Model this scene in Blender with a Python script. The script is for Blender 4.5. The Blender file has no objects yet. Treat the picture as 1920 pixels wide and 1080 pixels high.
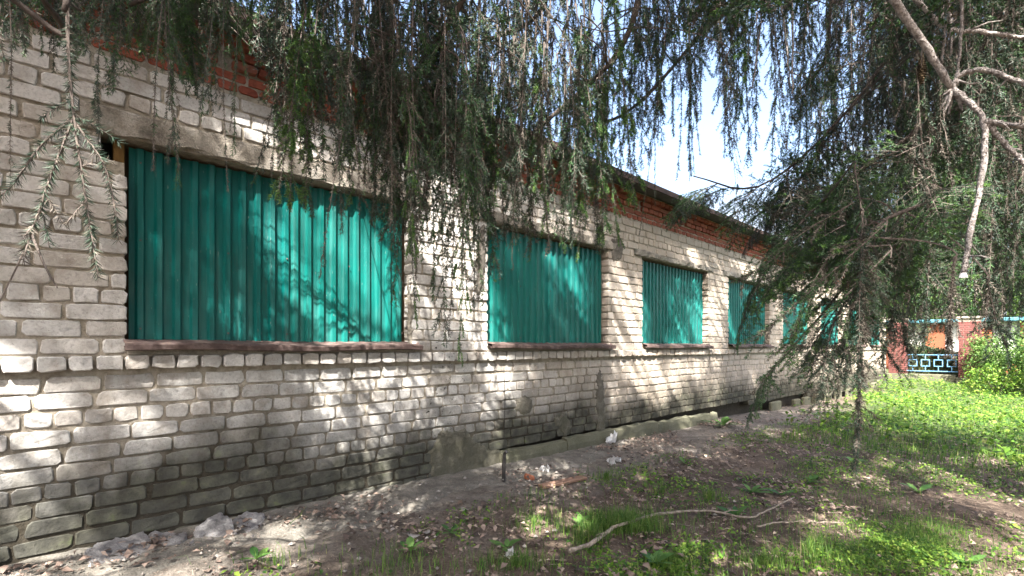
import bpy, math, random
import numpy as np
from mathutils import Vector, Matrix, noise as mnoise

random.seed(7)
RNG = np.random.default_rng(7)
SC = bpy.context.scene
COL = SC.collection

# ------------------------------------------------------------------ camera, sky, sun, exposure
E = 1.21                      # eye height above the ground at the wall's near end
D = 3.83                      # distance from the camera to the wall face (plane x = 0)
F = 937.0 / 1920.0            # focal length in sensor widths
TH = math.atan(970.0 / 937.0)
SN, CS = math.sin(TH), math.cos(TH)
VIEW = Vector((-SN, CS, 0)); RIGHT = Vector((CS, SN, 0)); UP = Vector((0, 0, 1))
CAM = Vector((D, 0, E))
cam = bpy.data.cameras.new('camera')
cam.sensor_width = 36.0; cam.lens = 36.0 * F
cam.shift_y = (540 - 648) / 1920.0 * -1
cam.clip_start = 0.05; cam.clip_end = 800
camo = bpy.data.objects.new('camera', cam); COL.objects.link(camo)
camo.matrix_world = Matrix.Translation(CAM) @ Matrix((RIGHT, UP, -VIEW)).transposed().to_4x4()
SC.camera = camo

SUN_AZ = Vector((0.66, -0.75, 0)).normalized(); SUN_EL = math.radians(50)
TO_SUN = Vector((SUN_AZ.x * math.cos(SUN_EL), SUN_AZ.y * math.cos(SUN_EL), math.sin(SUN_EL)))
w = bpy.data.worlds.new('World'); SC.world = w; w.use_nodes = True
nt = w.node_tree
bg = nt.nodes['Background']
sky = nt.nodes.new('ShaderNodeTexSky'); sky.sky_type = 'NISHITA'; sky.sun_disc = False
sky.sun_elevation = SUN_EL; sky.sun_rotation = math.atan2(SUN_AZ.x, SUN_AZ.y)
sky.air_density = 1.0; sky.dust_density = 6.0; sky.ozone_density = 1.4
# bright thin cloud over the blue, thicker towards the horizon
tcw = nt.nodes.new('ShaderNodeTexCoord'); vm = nt.nodes.new('ShaderNodeVectorMath'); vm.operation = 'MULTIPLY'; vm.inputs[1].default_value = (1.0, 1.0, 2.2)
nz = nt.nodes.new('ShaderNodeTexNoise'); nz.inputs['Scale'].default_value = 2.3; nz.inputs['Detail'].default_value = 6
sx = nt.nodes.new('ShaderNodeSeparateXYZ'); ma = nt.nodes.new('ShaderNodeMath'); ma.operation = 'MULTIPLY_ADD'; ma.inputs[1].default_value = -0.62
mr = nt.nodes.new('ShaderNodeMapRange'); mr.inputs[1].default_value = 0.27; mr.inputs[2].default_value = 0.50; mr.inputs[3].default_value = 0.0; mr.inputs[4].default_value = 0.9
mxw = nt.nodes.new('ShaderNodeMix'); mxw.data_type = 'RGBA'; mxw.inputs[7].default_value = (1.75, 1.85, 2.0, 1)
nt.links.new(tcw.outputs['Generated'], vm.inputs[0]); nt.links.new(vm.outputs[0], nz.inputs['Vector']); nt.links.new(tcw.outputs['Generated'], sx.inputs[0])
nt.links.new(sx.outputs[2], ma.inputs[0]); nt.links.new(nz.outputs['Fac'], ma.inputs[2]); nt.links.new(ma.outputs[0], mr.inputs[0]); nt.links.new(mr.outputs[0], mxw.inputs[0])
nt.links.new(sky.outputs[0], mxw.inputs[6]); nt.links.new(mxw.outputs[2], bg.inputs[0]); bg.inputs[1].default_value = 0.125
sl = bpy.data.lights.new('sun', 'SUN'); sl.energy = 5.0; sl.angle = math.radians(0.42); sl.color = (1, 0.95, 0.88)
so = bpy.data.objects.new('sun', sl); COL.objects.link(so)
so.matrix_world = TO_SUN.to_track_quat('Z', 'Y').to_matrix().to_4x4()
so.location = TO_SUN * 30
SC.view_settings.view_transform = 'Standard'; SC.view_settings.look = 'None'
SC.view_settings.gamma = 1; SC.view_settings.exposure = 2.6
SC.view_settings.use_curve_mapping = False
SC.cycles.max_bounces = 6; SC.cycles.diffuse_bounces = 3; SC.cycles.transparent_max_bounces = 4

# ------------------------------------------------------------------ helpers
def P(px, py, d):
    """the place seen at photo pixel (px, py) at depth d metres"""
    return CAM + VIEW * d + RIGHT * ((px - 960) / 937.0 * d) + UP * ((648 - py) / 937.0 * d)

def fbm(x, y, z=0.0):
    return mnoise.fractal(Vector((x, y, z)), 1.0, 2.0, 4)

def gbase(x, y):
    y = np.asarray(y, float); x = np.asarray(x, float)
    h = 0.005 - 0.0125 * np.clip(y, -3, 8.5) - 0.026 * np.clip(y - 8.5, 0, 9.5) + 0.05 * np.clip(y - 20, 0, 5)
    return h - 0.05 * np.clip(x - 0.7, 0, 3.5) + 0.02 * np.clip(x - 5, 0, 10)
def bump(x, y):
    x = np.asarray(x, float); y = np.asarray(y, float)
    k = np.clip((x - 0.25) / 0.6, 0, 1)
    return k * (0.018 * np.sin(2.1 * x + 1.3 * y) * np.sin(1.7 * y - 0.6 * x) + 0.010 * np.sin(5.3 * x + 2.9 * y + 1) * np.sin(4.1 * y - 3.3 * x)
                + 0.004 * np.sin(13 * x + 9 * y) * np.sin(11 * y - 7 * x))
def g(x, y):
    return gbase(x, y) + bump(x, y)
def G(px, py):
    """ground point under photo pixel (below the horizon)"""
    d = 1.2 * 937 / max(py - 648, 12)
    for _ in range(12):
        p = P(px, py, d); h = E - float(g(p.x, p.y)); d = 0.5 * d + 0.5 * h * 937 / max(py - 648, 8)
    p = P(px, py, d); p.z = float(g(p.x, p.y)); return p
def proj(p):
    """(pixel x, pixel y, depth) arrays"""
    p = np.asarray(p, float) - np.array(CAM)
    d = p @ np.array(VIEW); l = p @ np.array(RIGHT)
    dd = np.where(np.abs(d) < 1e-4, 1e-4, d)
    return 960 + 937 * l / dd, 648 - 937 * p[..., 2] / dd, d

def mesh_np(name, V, F, mats=(), mi=None, smooth=False, attr=None):
    V = np.ascontiguousarray(V, np.float32); F = np.ascontiguousarray(F, np.int32)
    me = bpy.data.meshes.new(name)
    n, k = F.shape
    me.vertices.add(len(V)); me.vertices.foreach_set('co', V.ravel())
    me.loops.add(n * k); me.loops.foreach_set('vertex_index', F.ravel())
    me.polygons.add(n); me.polygons.foreach_set('loop_start', np.arange(n, dtype=np.int32) * k)
    for m in mats: me.materials.append(m)
    if mi is not None: me.polygons.foreach_set('material_index', np.ascontiguousarray(mi, np.int32))
    me.polygons.foreach_set('use_smooth', np.full(n, smooth))
    me.update(calc_edges=True)
    if attr is not None:
        a = me.attributes.new('rnd', 'FLOAT', 'POINT'); a.data.foreach_set('value', np.ascontiguousarray(attr, np.float32))
    return me

class MB:
    """collects triangles of one part"""
    def __init__(s): s.V = []; s.F = []; s.M = []; s.n = 0
    def add(s, V, F, m=0):
        V = np.asarray(V, float); F = np.asarray(F, int)
        if F.shape[1] == 4: F = np.concatenate([F[:, [0, 1, 2]], F[:, [0, 2, 3]]])
        s.V.append(V); s.F.append(F + s.n); s.M.append(np.full(len(F), m)); s.n += len(V); return s
    def box(s, a, b, m=0):
        x0, y0, z0 = a; x1, y1, z1 = b
        V = [(x0,y0,z0),(x1,y0,z0),(x1,y1,z0),(x0,y1,z0),(x0,y0,z1),(x1,y0,z1),(x1,y1,z1),(x0,y1,z1)]
        return s.add(V, [(0,3,2,1),(4,5,6,7),(0,1,5,4),(1,2,6,5),(2,3,7,6),(3,0,4,7)], m)
    def bbox(s, a, b, r=0.008, m=0):
        """box with bevelled edges"""
        a = np.array(a, float); b = np.array(b, float); c = (a + b) / 2; h = (b - a) / 2; r = min(r, *(h * 0.8))
        V = []; ids = {}
        for ax in range(3):
            for sx in (-1, 1):
                for sy in (-1, 1):
                    for sz in (-1, 1):
                        s3 = np.array((sx, sy, sz)); q = h - r; q[ax] = h[ax]
                        ids[(ax, sx, sy, sz)] = len(V); V.append(c + s3 * q)
        Fq = []; Ft = []
        for ax in range(3):
            o = [i for i in range(3) if i != ax]
            for sg in (-1, 1):
                f = []
                for (u, v) in ((-1,-1),(1,-1),(1,1),(-1,1)):
                    k = [0,0,0]; k[ax] = sg; k[o[0]] = u; k[o[1]] = v; f.append(ids[(ax, *k)])
                Fq.append(f)
        for ax in range(3):
            o = [i for i in range(3) if i != ax]
            for u in (-1, 1):
                for v in (-1, 1):
                    k0 = [0,0,0]; k0[ax] = -1; k0[o[0]] = u; k0[o[1]] = v; k1 = list(k0); k1[ax] = 1
                    Fq.append([ids[(o[0], *k0)], ids[(o[0], *k1)], ids[(o[1], *k1)], ids[(o[1], *k0)]])
        for sx in (-1, 1):
            for sy in (-1, 1):
                for sz in (-1, 1): Ft.append([ids[(0,sx,sy,sz)], ids[(1,sx,sy,sz)], ids[(2,sx,sy,sz)]])
        V = np.array(V)
        T = [(f[0], f[1], f[2]) for f in Fq] + [(f[0], f[2], f[3]) for f in Fq] + [tuple(t) for t in Ft]
        T = np.array(T); n = np.cross(V[T[:,1]] - V[T[:,0]], V[T[:,2]] - V[T[:,0]])
        out = ((V[T].mean(1) - c) * n).sum(1) < 0
        T[out] = T[out][:, ::-1]
        return s.add(V, T, m)
    def tube(s, pts, rad, k=6, m=0, cap=True):
        V, Fq = tube(pts, rad, k); s.add(V, Fq, m)
        if cap:
            n = len(pts); o = s.n - len(V)
            for base, rev in ((0, 1), ((n - 1) * k, 0)):
                t = [(base, base + i, base + i + 1) if not rev else (base, base + i + 1, base + i) for i in range(1, k - 1)]
                s.F.append(np.array(t) + o); s.M.append(np.full(len(t), m))
        return s
    def mesh(s, name, mats, smooth=False, attr=None):
        return mesh_np(name, np.concatenate(s.V), np.concatenate(s.F), mats, np.concatenate(s.M), smooth, attr)
    def obj(s, name, mats, parent=None, smooth=False, attr=None):
        return link(name, s.mesh(name, mats, smooth, attr), parent)

def tube(pts, rad, k=6):
    pts = np.asarray(pts, float); n = len(pts); rad = np.broadcast_to(np.asarray(rad, float), (n,))
    t = np.gradient(pts, axis=0); t /= np.linalg.norm(t, axis=1)[:, None] + 1e-9
    ref = np.array((0.31, 0.52, 0.79)); u = np.cross(t, ref); u /= np.linalg.norm(u, axis=1)[:, None] + 1e-9
    v = np.cross(t, u)
    a = np.arange(k) * 2 * math.pi / k
    V = pts[:, None] + rad[:, None, None] * (np.cos(a)[None, :, None] * u[:, None] + np.sin(a)[None, :, None] * v[:, None])
    Fq = []
    for i in range(n - 1):
        for j in range(k):
            j2 = (j + 1) % k; Fq.append((i*k+j, i*k+j2, (i+1)*k+j2, (i+1)*k+j))
    return V.reshape(-1, 3), np.array(Fq)

def spline(pts, n):
    """smooth curve through the points"""
    pts = np.asarray([tuple(p) for p in pts], float); m = len(pts)
    ext = np.vstack([2*pts[0]-pts[1], pts, 2*pts[-1]-pts[-2]])
    out = []
    for q in np.linspace(0, m - 1 - 1e-6, n):
        i = int(q); t = q - i; p0, p1, p2, p3 = ext[i:i+4]
        out.append(0.5*((2*p1)+(-p0+p2)*t+(2*p0-5*p1+4*p2-p3)*t*t+(-p0+3*p1-3*p2+p3)*t**3))
    return np.array(out)

def link(name, me, parent=None):
    o = bpy.data.objects.new(name, me); COL.objects.link(o)
    if parent: o.parent = parent
    return o
def tag(o, label=None, cat=None, group=None, kind=None):
    if label: o['label'] = label
    if cat: o['category'] = cat
    if group: o['group'] = group
    if kind: o['kind'] = kind
    return o
def thing(name, label, cat, loc=(0, 0, 0), group=None):
    o = bpy.data.objects.new(name, None); COL.objects.link(o); o.location = loc; o.empty_display_size = 0.2
    return tag(o, label, cat, group)
def rel(p, t):
    return np.asarray(p, float) - np.array(t.location)

# ------------------------------------------------------------------ materials
class NT:
    def __init__(s, name, rough=0.8, spec=0.3, metallic=0.0):
        s.m = bpy.data.materials.new(name); s.m.use_nodes = True; s.t = s.m.node_tree
        s.b = s.t.nodes['Principled BSDF']; s.b.inputs['Roughness'].default_value = rough
        s.b.inputs['Specular IOR Level'].default_value = spec; s.b.inputs['Metallic'].default_value = metallic
    def n(s, typ, **kw):
        x = s.t.nodes.new('ShaderNode' + typ)
        for k, v in kw.items(): setattr(x, k, v)
        return x
    def l(s, a, b): s.t.links.new(a, b)
    def pos(s): return s.n('NewGeometry').outputs['Position']
    def noise(s, scale, vec=None, detail=4, rough=0.55):
        x = s.n('TexNoise'); x.inputs['Scale'].default_value = scale; x.inputs['Detail'].default_value = detail
        x.inputs['Roughness'].default_value = rough
        if vec is not None: s.l(vec, x.inputs['Vector'])
        return x.outputs['Fac']
    def scalev(s, vec, sc):
        x = s.n('VectorMath', operation='MULTIPLY'); s.l(vec, x.inputs[0]); x.inputs[1].default_value = sc; return x.outputs[0]
    def math(s, op, a, b=None, c=None, clamp=False):
        x = s.n('Math', operation=op, use_clamp=clamp)
        for i, q in enumerate((a, b, c)):
            if q is None: continue
            if isinstance(q, (int, float)): x.inputs[i].default_value = q
            else: s.l(q, x.inputs[i])
        return x.outputs[0]
    def ramp(s, fac, stops):
        x = s.n('ValToRGB'); r = x.color_ramp
        while len(r.elements) < len(stops): r.elements.new(0.5)
        for e, (p, c) in zip(r.elements, stops):
            e.position = p; e.color = (*c, 1) if not isinstance(c, (int, float)) else (c, c, c, 1)
        s.l(fac, x.inputs[0]); return x.outputs[0]
    def maprange(s, v, a, b, c=0.0, d=1.0):
        x = s.n('MapRange', clamp=True); s.l(v, x.inputs[0])
        for i, q in enumerate((a, b, c, d)): x.inputs[i + 1].default_value = q
        return x.outputs[0]
    def mix(s, fac, a, b, mode='MIX'):
        x = s.n('Mix', data_type='RGBA', blend_type=mode, clamp_result=False)
        for sock, q in ((x.inputs[0], fac), (x.inputs[6], a), (x.inputs[7], b)):
            if isinstance(q, (int, float)): sock.default_value = q
            elif isinstance(q, tuple): sock.default_value = (*q, 1)
            else: s.l(q, sock)
        return x.outputs[2]
    def bump(s, h, strength, dist):
        x = s.n('Bump'); x.inputs['Strength'].default_value = strength; x.inputs['Distance'].default_value = dist
        s.l(h, x.inputs['Height']); s.l(x.outputs[0], s.b.inputs['Normal']); return x
    def col(s, c):
        if isinstance(c, tuple): s.b.inputs['Base Color'].default_value = (*c, 1)
        else: s.l(c, s.b.inputs['Base Color'])
        return s
    def rnd(s):
        """per-piece random: mesh attribute on joined work, object random on single pieces"""
        a = s.n('Attribute', attribute_name='rnd'); o = s.n('ObjectInfo')
        return s.math('FRACT', s.math('ADD', a.outputs['Fac'], o.outputs['Random']))

def sepz(b, pos):
    x = b.n('SeparateXYZ'); b.l(pos, x.inputs[0]); return x.outputs

def moss_mask(b, pos):
    """damp green-black growth on the lowest courses, ragged upper edge, deeper away from the near end"""
    s = sepz(b, pos)
    n = b.noise(1.3, pos, 5); n2 = b.noise(7.0, pos, 3)
    z = b.math('ADD', s[2], b.math('MULTIPLY', s[1], 0.004))
    z = b.math('SUBTRACT', z, b.math('MULTIPLY', b.math('SUBTRACT', n, 0.5), 0.9))
    z = b.math('SUBTRACT', z, b.math('MULTIPLY', b.math('SUBTRACT', n2, 0.5), 0.25))
    return b.maprange(z, 0.80, 0.30)

def splat(b, pos, y, z, ry, rz):
    s = sepz(b, pos)
    dy = b.math('DIVIDE', b.math('SUBTRACT', s[1], y), ry); dz = b.math('DIVIDE', b.math('SUBTRACT', s[2], z), rz)
    d = b.math('ADD', b.math('MULTIPLY', dy, dy), b.math('MULTIPLY', dz, dz))
    return b.maprange(d, 1.0, 0.5)

def make_white_brick():
    b = NT('silicate_brick', 0.9, 0.15); pos = b.pos(); r = b.rnd()
    base = b.ramp(r, [(0.0, (0.40, 0.39, 0.375)), (0.35, (0.52, 0.505, 0.485)), (0.7, (0.60, 0.58, 0.555)), (1.0, (0.46, 0.425, 0.385))])
    grain = b.noise(60, pos, 5, 0.7)
    base = b.mix(0.55, base, b.ramp(grain, [(0.28, 0.30), (0.48, 0.88), (0.75, 1.12)]), 'MULTIPLY')
    blot = b.noise(5.5, pos, 6, 0.65)
    base = b.mix(b.maprange(blot, 0.46, 0.70, 0, 0.75), base, (0.25, 0.215, 0.18))
    base = b.mix(b.maprange(b.noise(1.1, b.scalev(pos, (1, 2.2, 0.5)), 6, 0.7), 0.54, 0.70, 0, 0.55), base, (0.21, 0.175, 0.14))
    base = b.mix(b.maprange(b.noise(9, pos, 5, 0.7), 0.60, 0.68, 0, 0.5), base, (0.66, 0.64, 0.61))
    sy = sepz(b, pos)
    far = b.maprange(sy[1], 3.0, 6.5)                     # the older, browner brick of the far piers
    base = b.mix(b.math('MULTIPLY', far, 0.7), base, (0.36, 0.29, 0.22))
    # black flecks of old paint on the pier after the first window and on a few bricks below it
    fl = b.noise(13, b.scalev(pos, (1, 1, 1.5)), 5, 0.75)
    m = splat(b, pos, 2.95, 1.20, 0.33, 0.50)
    m = b.math('MAXIMUM', m, splat(b, pos, 2.75, 0.60, 0.30, 0.30))
    m = b.math('MAXIMUM', m, splat(b, pos, 9.0, 1.55, 0.30, 0.55))
    m = b.math('MULTIPLY', m, b.maprange(fl, 0.60, 0.625))
    base = b.mix(m, base, (0.018, 0.017, 0.016))
    mk = moss_mask(b, pos)
    mossc = b.ramp(b.noise(9, pos, 4), [(0.3, (0.014, 0.015, 0.011)), (0.50, (0.036, 0.037, 0.026)), (0.64, (0.060, 0.062, 0.042)), (0.75, (0.070, 0.092, 0.024))])
    base = b.mix(b.math('MULTIPLY', mk, 0.92), base, mossc)
    pits = b.n('TexVoronoi'); pits.inputs['Scale'].default_value = 75; b.l(pos, pits.inputs['Vector'])
    pit = b.math('MULTIPLY', b.maprange(pits.outputs['Distance'], 0.0, 0.22), b.maprange(b.noise(14, pos, 2), 0.45, 0.6, 1.0, 0.0))
    pitm = b.math('MAXIMUM', b.maprange(pits.outputs['Distance'], 0.05, 0.20), b.maprange(b.noise(22, pos, 2), 0.60, 0.56))
    base = b.mix(b.math('MULTIPLY', b.math('SUBTRACT', 1.0, pitm), 0.6), base, (0.12, 0.11, 0.095))
    b.col(base)
    h = b.math('ADD', b.math('MULTIPLY', grain, 0.5), b.math('MULTIPLY', b.noise(16, pos, 5, 0.65), 1.0))
    h = b.math('ADD', h, b.math('MULTIPLY', pitm, 0.5))
    b.bump(h, 0.9, 0.008)
    return b.m

def make_mortar():
    b = NT('mortar', 0.95, 0.1); pos = b.pos()
    n = b.noise(14, pos, 6, 0.7)
    c = b.ramp(n, [(0.28, (0.14, 0.118, 0.09)), (0.46, (0.28, 0.245, 0.195)), (0.68, (0.41, 0.37, 0.31))])
    c = b.mix(b.math('MULTIPLY', moss_mask(b, pos), 0.9), c, (0.022, 0.019, 0.013))
    b.col(c); b.bump(b.noise(38, pos, 6, 0.75), 1.0, 0.012); return b.m

def make_concrete(name, lo, mid, hi, scale=4.0, moss=0.0, bumpd=0.01):
    b = NT(name, 0.93, 0.15); pos = b.pos()
    n = b.noise(scale, pos, 7, 0.68)
    c = b.ramp(n, [(0.28, lo), (0.5, mid), (0.72, hi)])
    fine = b.noise(scale * 16, pos, 4, 0.7)
    c = b.mix(0.6, c, b.ramp(fine, [(0.3, 0.55), (0.6, 1.08)]), 'MULTIPLY')
    if moss: c = b.mix(b.math('MULTIPLY', moss_mask(b, pos), moss), c, (0.06, 0.065, 0.035))
    b.col(c); h = b.math('ADD', n, b.math('MULTIPLY', fine, 0.5)); b.bump(h, 0.9, bumpd); return b.m

def make_red(name, a, bb, c, joints=False):
    b = NT(name, 0.88, 0.2); pos = b.pos(); r = b.rnd()
    base = b.ramp(r, [(0.0, a), (0.5, bb), (1.0, c)])
    n = b.noise(30, pos, 5, 0.7)
    base = b.mix(0.6, base, b.ramp(n, [(0.3, 0.45), (0.55, 1.0)]), 'MULTIPLY')
    base = b.mix(b.maprange(b.noise(3, pos, 5), 0.55, 0.75, 0, 0.5), base, (0.06, 0.035, 0.025))
    b.col(base); b.bump(n, 0.7, 0.005); return b.m

def make_sheet():
    b = NT('teal_painted_sheet', 0.42, 0.35); pos = b.pos(); o = b.n('ObjectInfo')
    c = b.ramp(o.outputs['Random'], [(0.0, (0.0, 0.108, 0.098)), (1.0, (0.003, 0.138, 0.118))])
    streak = b.noise(3.0, b.scalev(pos, (9, 9, 0.35)), 5, 0.6)
    c = b.mix(b.maprange(streak, 0.48, 0.74, 0, 0.75), c, (0.045, 0.140, 0.132))
    c = b.mix(b.maprange(b.noise(4.0, b.scalev(pos, (14, 14, 0.5)), 4, 0.7), 0.62, 0.72, 0, 0.5), c, (0.07, 0.065, 0.05))
    c = b.mix(b.maprange(b.noise(2.2, pos, 5), 0.56, 0.72, 0, 0.35), c, (0.012, 0.07, 0.066))
    sc = b.noise(70, b.scalev(pos, (1, 1, 0.25)), 2)
    c = b.mix(b.maprange(sc, 0.70, 0.74, 0, 0.6), c, (0.20, 0.26, 0.25))
    b.col(c); b.l(b.maprange(b.noise(5, pos, 4), 0.3, 0.7, 0.34, 0.6), b.b.inputs['Roughness'])
    b.bump(b.math('ADD', b.noise(2.5, b.scalev(pos, (1, 1, 0.5)), 3), b.math('MULTIPLY', b.noise(9, pos, 4), 0.25)), 0.45, 0.03); return b.m

def make_rust():
    b = NT('rusty_painted_metal', 0.7, 0.35); pos = b.pos()
    n = b.noise(9, pos, 6, 0.7)
    b.col(b.ramp(n, [(0.3, (0.035, 0.021, 0.019)), (0.48, (0.080, 0.052, 0.046)), (0.60, (0.145, 0.105, 0.095)), (0.75, (0.20, 0.125, 0.055))]))
    b.bump(n, 0.4, 0.006); return b.m

def make_simple(name, c0, c1, scale=12, rough=0.8, spec=0.25, bumpd=0.004, stretch=(1, 1, 1), objrand=0.0, bstr=0.6):
    b = NT(name, rough, spec); tc = b.n('TexCoord'); v = b.scalev(tc.outputs['Object'], stretch)
    n = b.noise(scale, v, 5, 0.65)
    c = b.ramp(n, [(0.3, c0), (0.7, c1)])
    if objrand:
        o = b.n('ObjectInfo'); c = b.mix(1.0, c, b.ramp(o.outputs['Random'], [(0, 1 - objrand), (1, 1 + objrand)]), 'MULTIPLY')
    b.col(c); b.bump(n, bstr, bumpd); return b.m

def make_leaf(name, stops, trans=0.35, rough=0.55, nscale=3.0, spec=0.3):
    """leaf or needle: reflects and lets some light through; hue varies from piece to piece"""
    b = NT(name, rough, spec); pos = b.pos(); r = b.n('ObjectInfo').outputs['Random']
    isl = b.n('NewGeometry').outputs['Random Per Island']
    f = b.math('FRACT', b.math('ADD', b.math('MULTIPLY', isl, 0.8), b.math('MULTIPLY', b.noise(nscale, pos, 3), 0.9)))
    c = b.ramp(f, stops); b.col(c)
    if trans:
        t = b.n('BsdfTranslucent'); b.l(c, t.inputs[0]); mx = b.n('MixShader'); mx.inputs[0].default_value = trans
        out = b.t.nodes['Material Output']
        b.l(b.b.outputs[0], mx.inputs[1]); b.l(t.outputs[0], mx.inputs[2]); b.l(mx.outputs[0], out.inputs[0])
    return b.m

def make_ground():
    b = NT('soil_and_litter', 0.95, 0.1); pos = b.pos(); s = sepz(b, pos)
    n = b.noise(2.2, pos, 7, 0.65); f = b.noise(45, pos, 5, 0.75); f2 = b.noise(130, pos, 3, 0.7)
    c = b.ramp(n, [(0.3, (0.056, 0.042, 0.032)), (0.5, (0.112, 0.084, 0.064)), (0.7, (0.185, 0.144, 0.112))])
    c = b.mix(0.75, c, b.ramp(f, [(0.3, 0.4), (0.5, 0.9), (0.7, 1.5)]), 'MULTIPLY')
    c = b.mix(b.maprange(f2, 0.62, 0.72, 0, 0.6), c, (0.24, 0.19, 0.155))
    # sandy grey run-off strip along the wall
    e = b.math('ADD', s[0], b.math('MULTIPLY', b.math('SUBTRACT', b.noise(1.6, pos, 5), 0.5), 1.5))
    strip = b.maprange(e, 1.35, 0.75)
    gc = b.ramp(b.noise(7, pos, 6, 0.7), [(0.3, (0.085, 0.075, 0.063)), (0.5, (0.165, 0.147, 0.126)), (0.7, (0.25, 0.228, 0.20))])
    gc = b.mix(0.6, gc, b.ramp(f, [(0.3, 0.45), (0.65, 1.25)]), 'MULTIPLY')
    c = b.mix(b.math('MULTIPLY', b.math('MULTIPLY', strip, 0.85), b.maprange(s[1], 17.0, 11.0)), c, gc)
    # green film where the ground cover is thick
    far = b.maprange(b.math('ADD', s[1], b.math('MULTIPLY', b.math('SUBTRACT', n, 0.5), 3)), 8.5, 10.5)
    far = b.math('MULTIPLY', far, b.maprange(b.math('ADD', e, b.math('MULTIPLY', b.math('MAXIMUM', b.math('SUBTRACT', s[1], 9.0), 0.0), 0.14)), 1.3, 2.0))
    c = b.mix(b.math('MULTIPLY', far, 0.7), c, (0.035, 0.075, 0.018))
    b.col(c); b.bump(b.math('ADD', f, b.math('MULTIPLY', n, 2)), 1.0, 0.02); return b.m

M = {}
M['white_brick'] = make_white_brick(); M['mortar'] = make_mortar()
M['concrete'] = make_concrete('old_concrete', (0.15, 0.135, 0.11), (0.27, 0.245, 0.205), (0.36, 0.33, 0.28), 4, 0.75)
M['patch'] = make_concrete('cement_patch', (0.075, 0.067, 0.058), (0.13, 0.117, 0.10), (0.21, 0.19, 0.165), 6, 0.45)
M['lintel'] = make_concrete('lintel_concrete', (0.13, 0.112, 0.092), (0.29, 0.26, 0.22), (0.46, 0.43, 0.385), 6, 0.0, 0.02)
M['slab'] = make_concrete('broken_concrete', (0.10, 0.095, 0.095), (0.21, 0.204, 0.204), (0.34, 0.333, 0.33), 13, 0, 0.025)
M['apron'] = make_concrete('crumbled_apron', (0.07, 0.063, 0.053), (0.14, 0.13, 0.112), (0.225, 0.21, 0.185), 5, 0, 0.02)
M['red_brick'] = make_red('red_clay_brick', (0.20, 0.055, 0.035), (0.29, 0.085, 0.052), (0.24, 0.09, 0.06))
M['pillar_brick'] = make_red('pillar_brick', (0.125, 0.046, 0.042), (0.165, 0.062, 0.055), (0.145, 0.055, 0.05))
M['orange_brick'] = make_red('orange_brick', (0.20, 0.065, 0.035), (0.25, 0.085, 0.045), (0.22, 0.075, 0.04))
M['sheet'] = make_sheet(); M['rust'] = make_rust()
M['roof'] = make_simple('roof_edge', (0.035, 0.022, 0.018), (0.08, 0.05, 0.04), 6, 0.75)
M['roof_felt'] = make_simple('roof_felt', (0.05, 0.05, 0.05), (0.09, 0.09, 0.09), 3)
M['dark_wood'] = make_simple('old_frame_wood', (0.035, 0.022, 0.014), (0.10, 0.065, 0.035), 8, 0.8, stretch=(1, 1, 0.2))
M['ochre_wood'] = make_simple('ochre_wood', (0.10, 0.055, 0.015), (0.22, 0.12, 0.03), 14, 0.7, stretch=(1, 1, 0.3))
M['dark_room'] = make_simple('dark_interior', (0.012, 0.011, 0.01), (0.02, 0.018, 0.016), 3)  # near-black colour standing in for the shade inside the openings
M['bark'] = make_simple('spruce_bark', (0.045, 0.036, 0.031), (0.12, 0.098, 0.086), 40, 0.9, 0.1, 0.006)
M['twig_bark'] = make_simple('twig_bark', (0.07, 0.056, 0.05), (0.19, 0.16, 0.14), 70, 0.9, 0.1, 0.002)
M['pale_bark'] = make_simple('pale_limb_bark', (0.11, 0.088, 0.078), (0.58, 0.53, 0.50), 95, 0.92, 0.1, 0.012, bstr=1.0)
M['sawn'] = make_simple('sawn_end', (0.55, 0.55, 0.54), (0.70, 0.70, 0.70), 20)
M['needle'] = make_leaf('needle_old', [(0.0, (0.0164, 0.0347, 0.0222)), (0.4, (0.0314, 0.0596, 0.0364)), (0.75, (0.0560, 0.0869, 0.0570)), (1.0, (0.0889, 0.1159, 0.0871))], 0.12, 0.5)
M['needle_green'] = make_leaf('needle_green', [(0.0, (0.0213, 0.0610, 0.0234)), (0.5, (0.0426, 0.1063, 0.0361)), (1.0, (0.0738, 0.1525, 0.0505))], 0.18, 0.5)
M['needle_dead'] = make_leaf('needle_dead', [(0.0, (0.0560, 0.0480, 0.0380)), (0.5, (0.1000, 0.0864, 0.0684)), (1.0, (0.1840, 0.1600, 0.1292))], 0.1, 0.6)
M['needle_fresh'] = make_leaf('needle_fresh', [(0.0, (0.075, 0.16, 0.035)), (0.5, (0.12, 0.23, 0.05)), (1.0, (0.20, 0.33, 0.09))], 0.35, 0.5)
M['ground'] = make_ground()
M['grass'] = make_leaf('grass_blade', [(0.0, (0.035, 0.090, 0.016)), (0.5, (0.075, 0.160, 0.028)), (0.9, (0.15, 0.24, 0.045)), (1.0, (0.26, 0.24, 0.11))], 0.4)
M['weed'] = make_leaf('weed_leaf', [(0.0, (0.035, 0.10, 0.024)), (0.5, (0.07, 0.16, 0.035)), (1.0, (0.12, 0.22, 0.055))], 0.4)
M['cover'] = make_leaf('ground_cover_leaf', [(0.0, (0.022, 0.068, 0.010)), (0.35, (0.062, 0.145, 0.018)), (0.75, (0.135, 0.245, 0.026)), (0.93, (0.21, 0.31, 0.045)), (1.0, (0.24, 0.25, 0.08))], 0.4, nscale=1.2)
M['litter'] = make_leaf('dead_leaf', [(0.0, (0.045, 0.032, 0.026)), (0.4, (0.11, 0.078, 0.062)), (0.75, (0.20, 0.145, 0.118)), (0.93, (0.26, 0.20, 0.16)), (1.0, (0.33, 0.28, 0.21))], 0.1, 0.7)
M['bush'] = make_leaf('bush_leaf', [(0.0, (0.0400, 0.0920, 0.0200)), (0.5, (0.0800, 0.1600, 0.0320)), (1.0, (0.1600, 0.2480, 0.0640))], 0.4)
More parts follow.
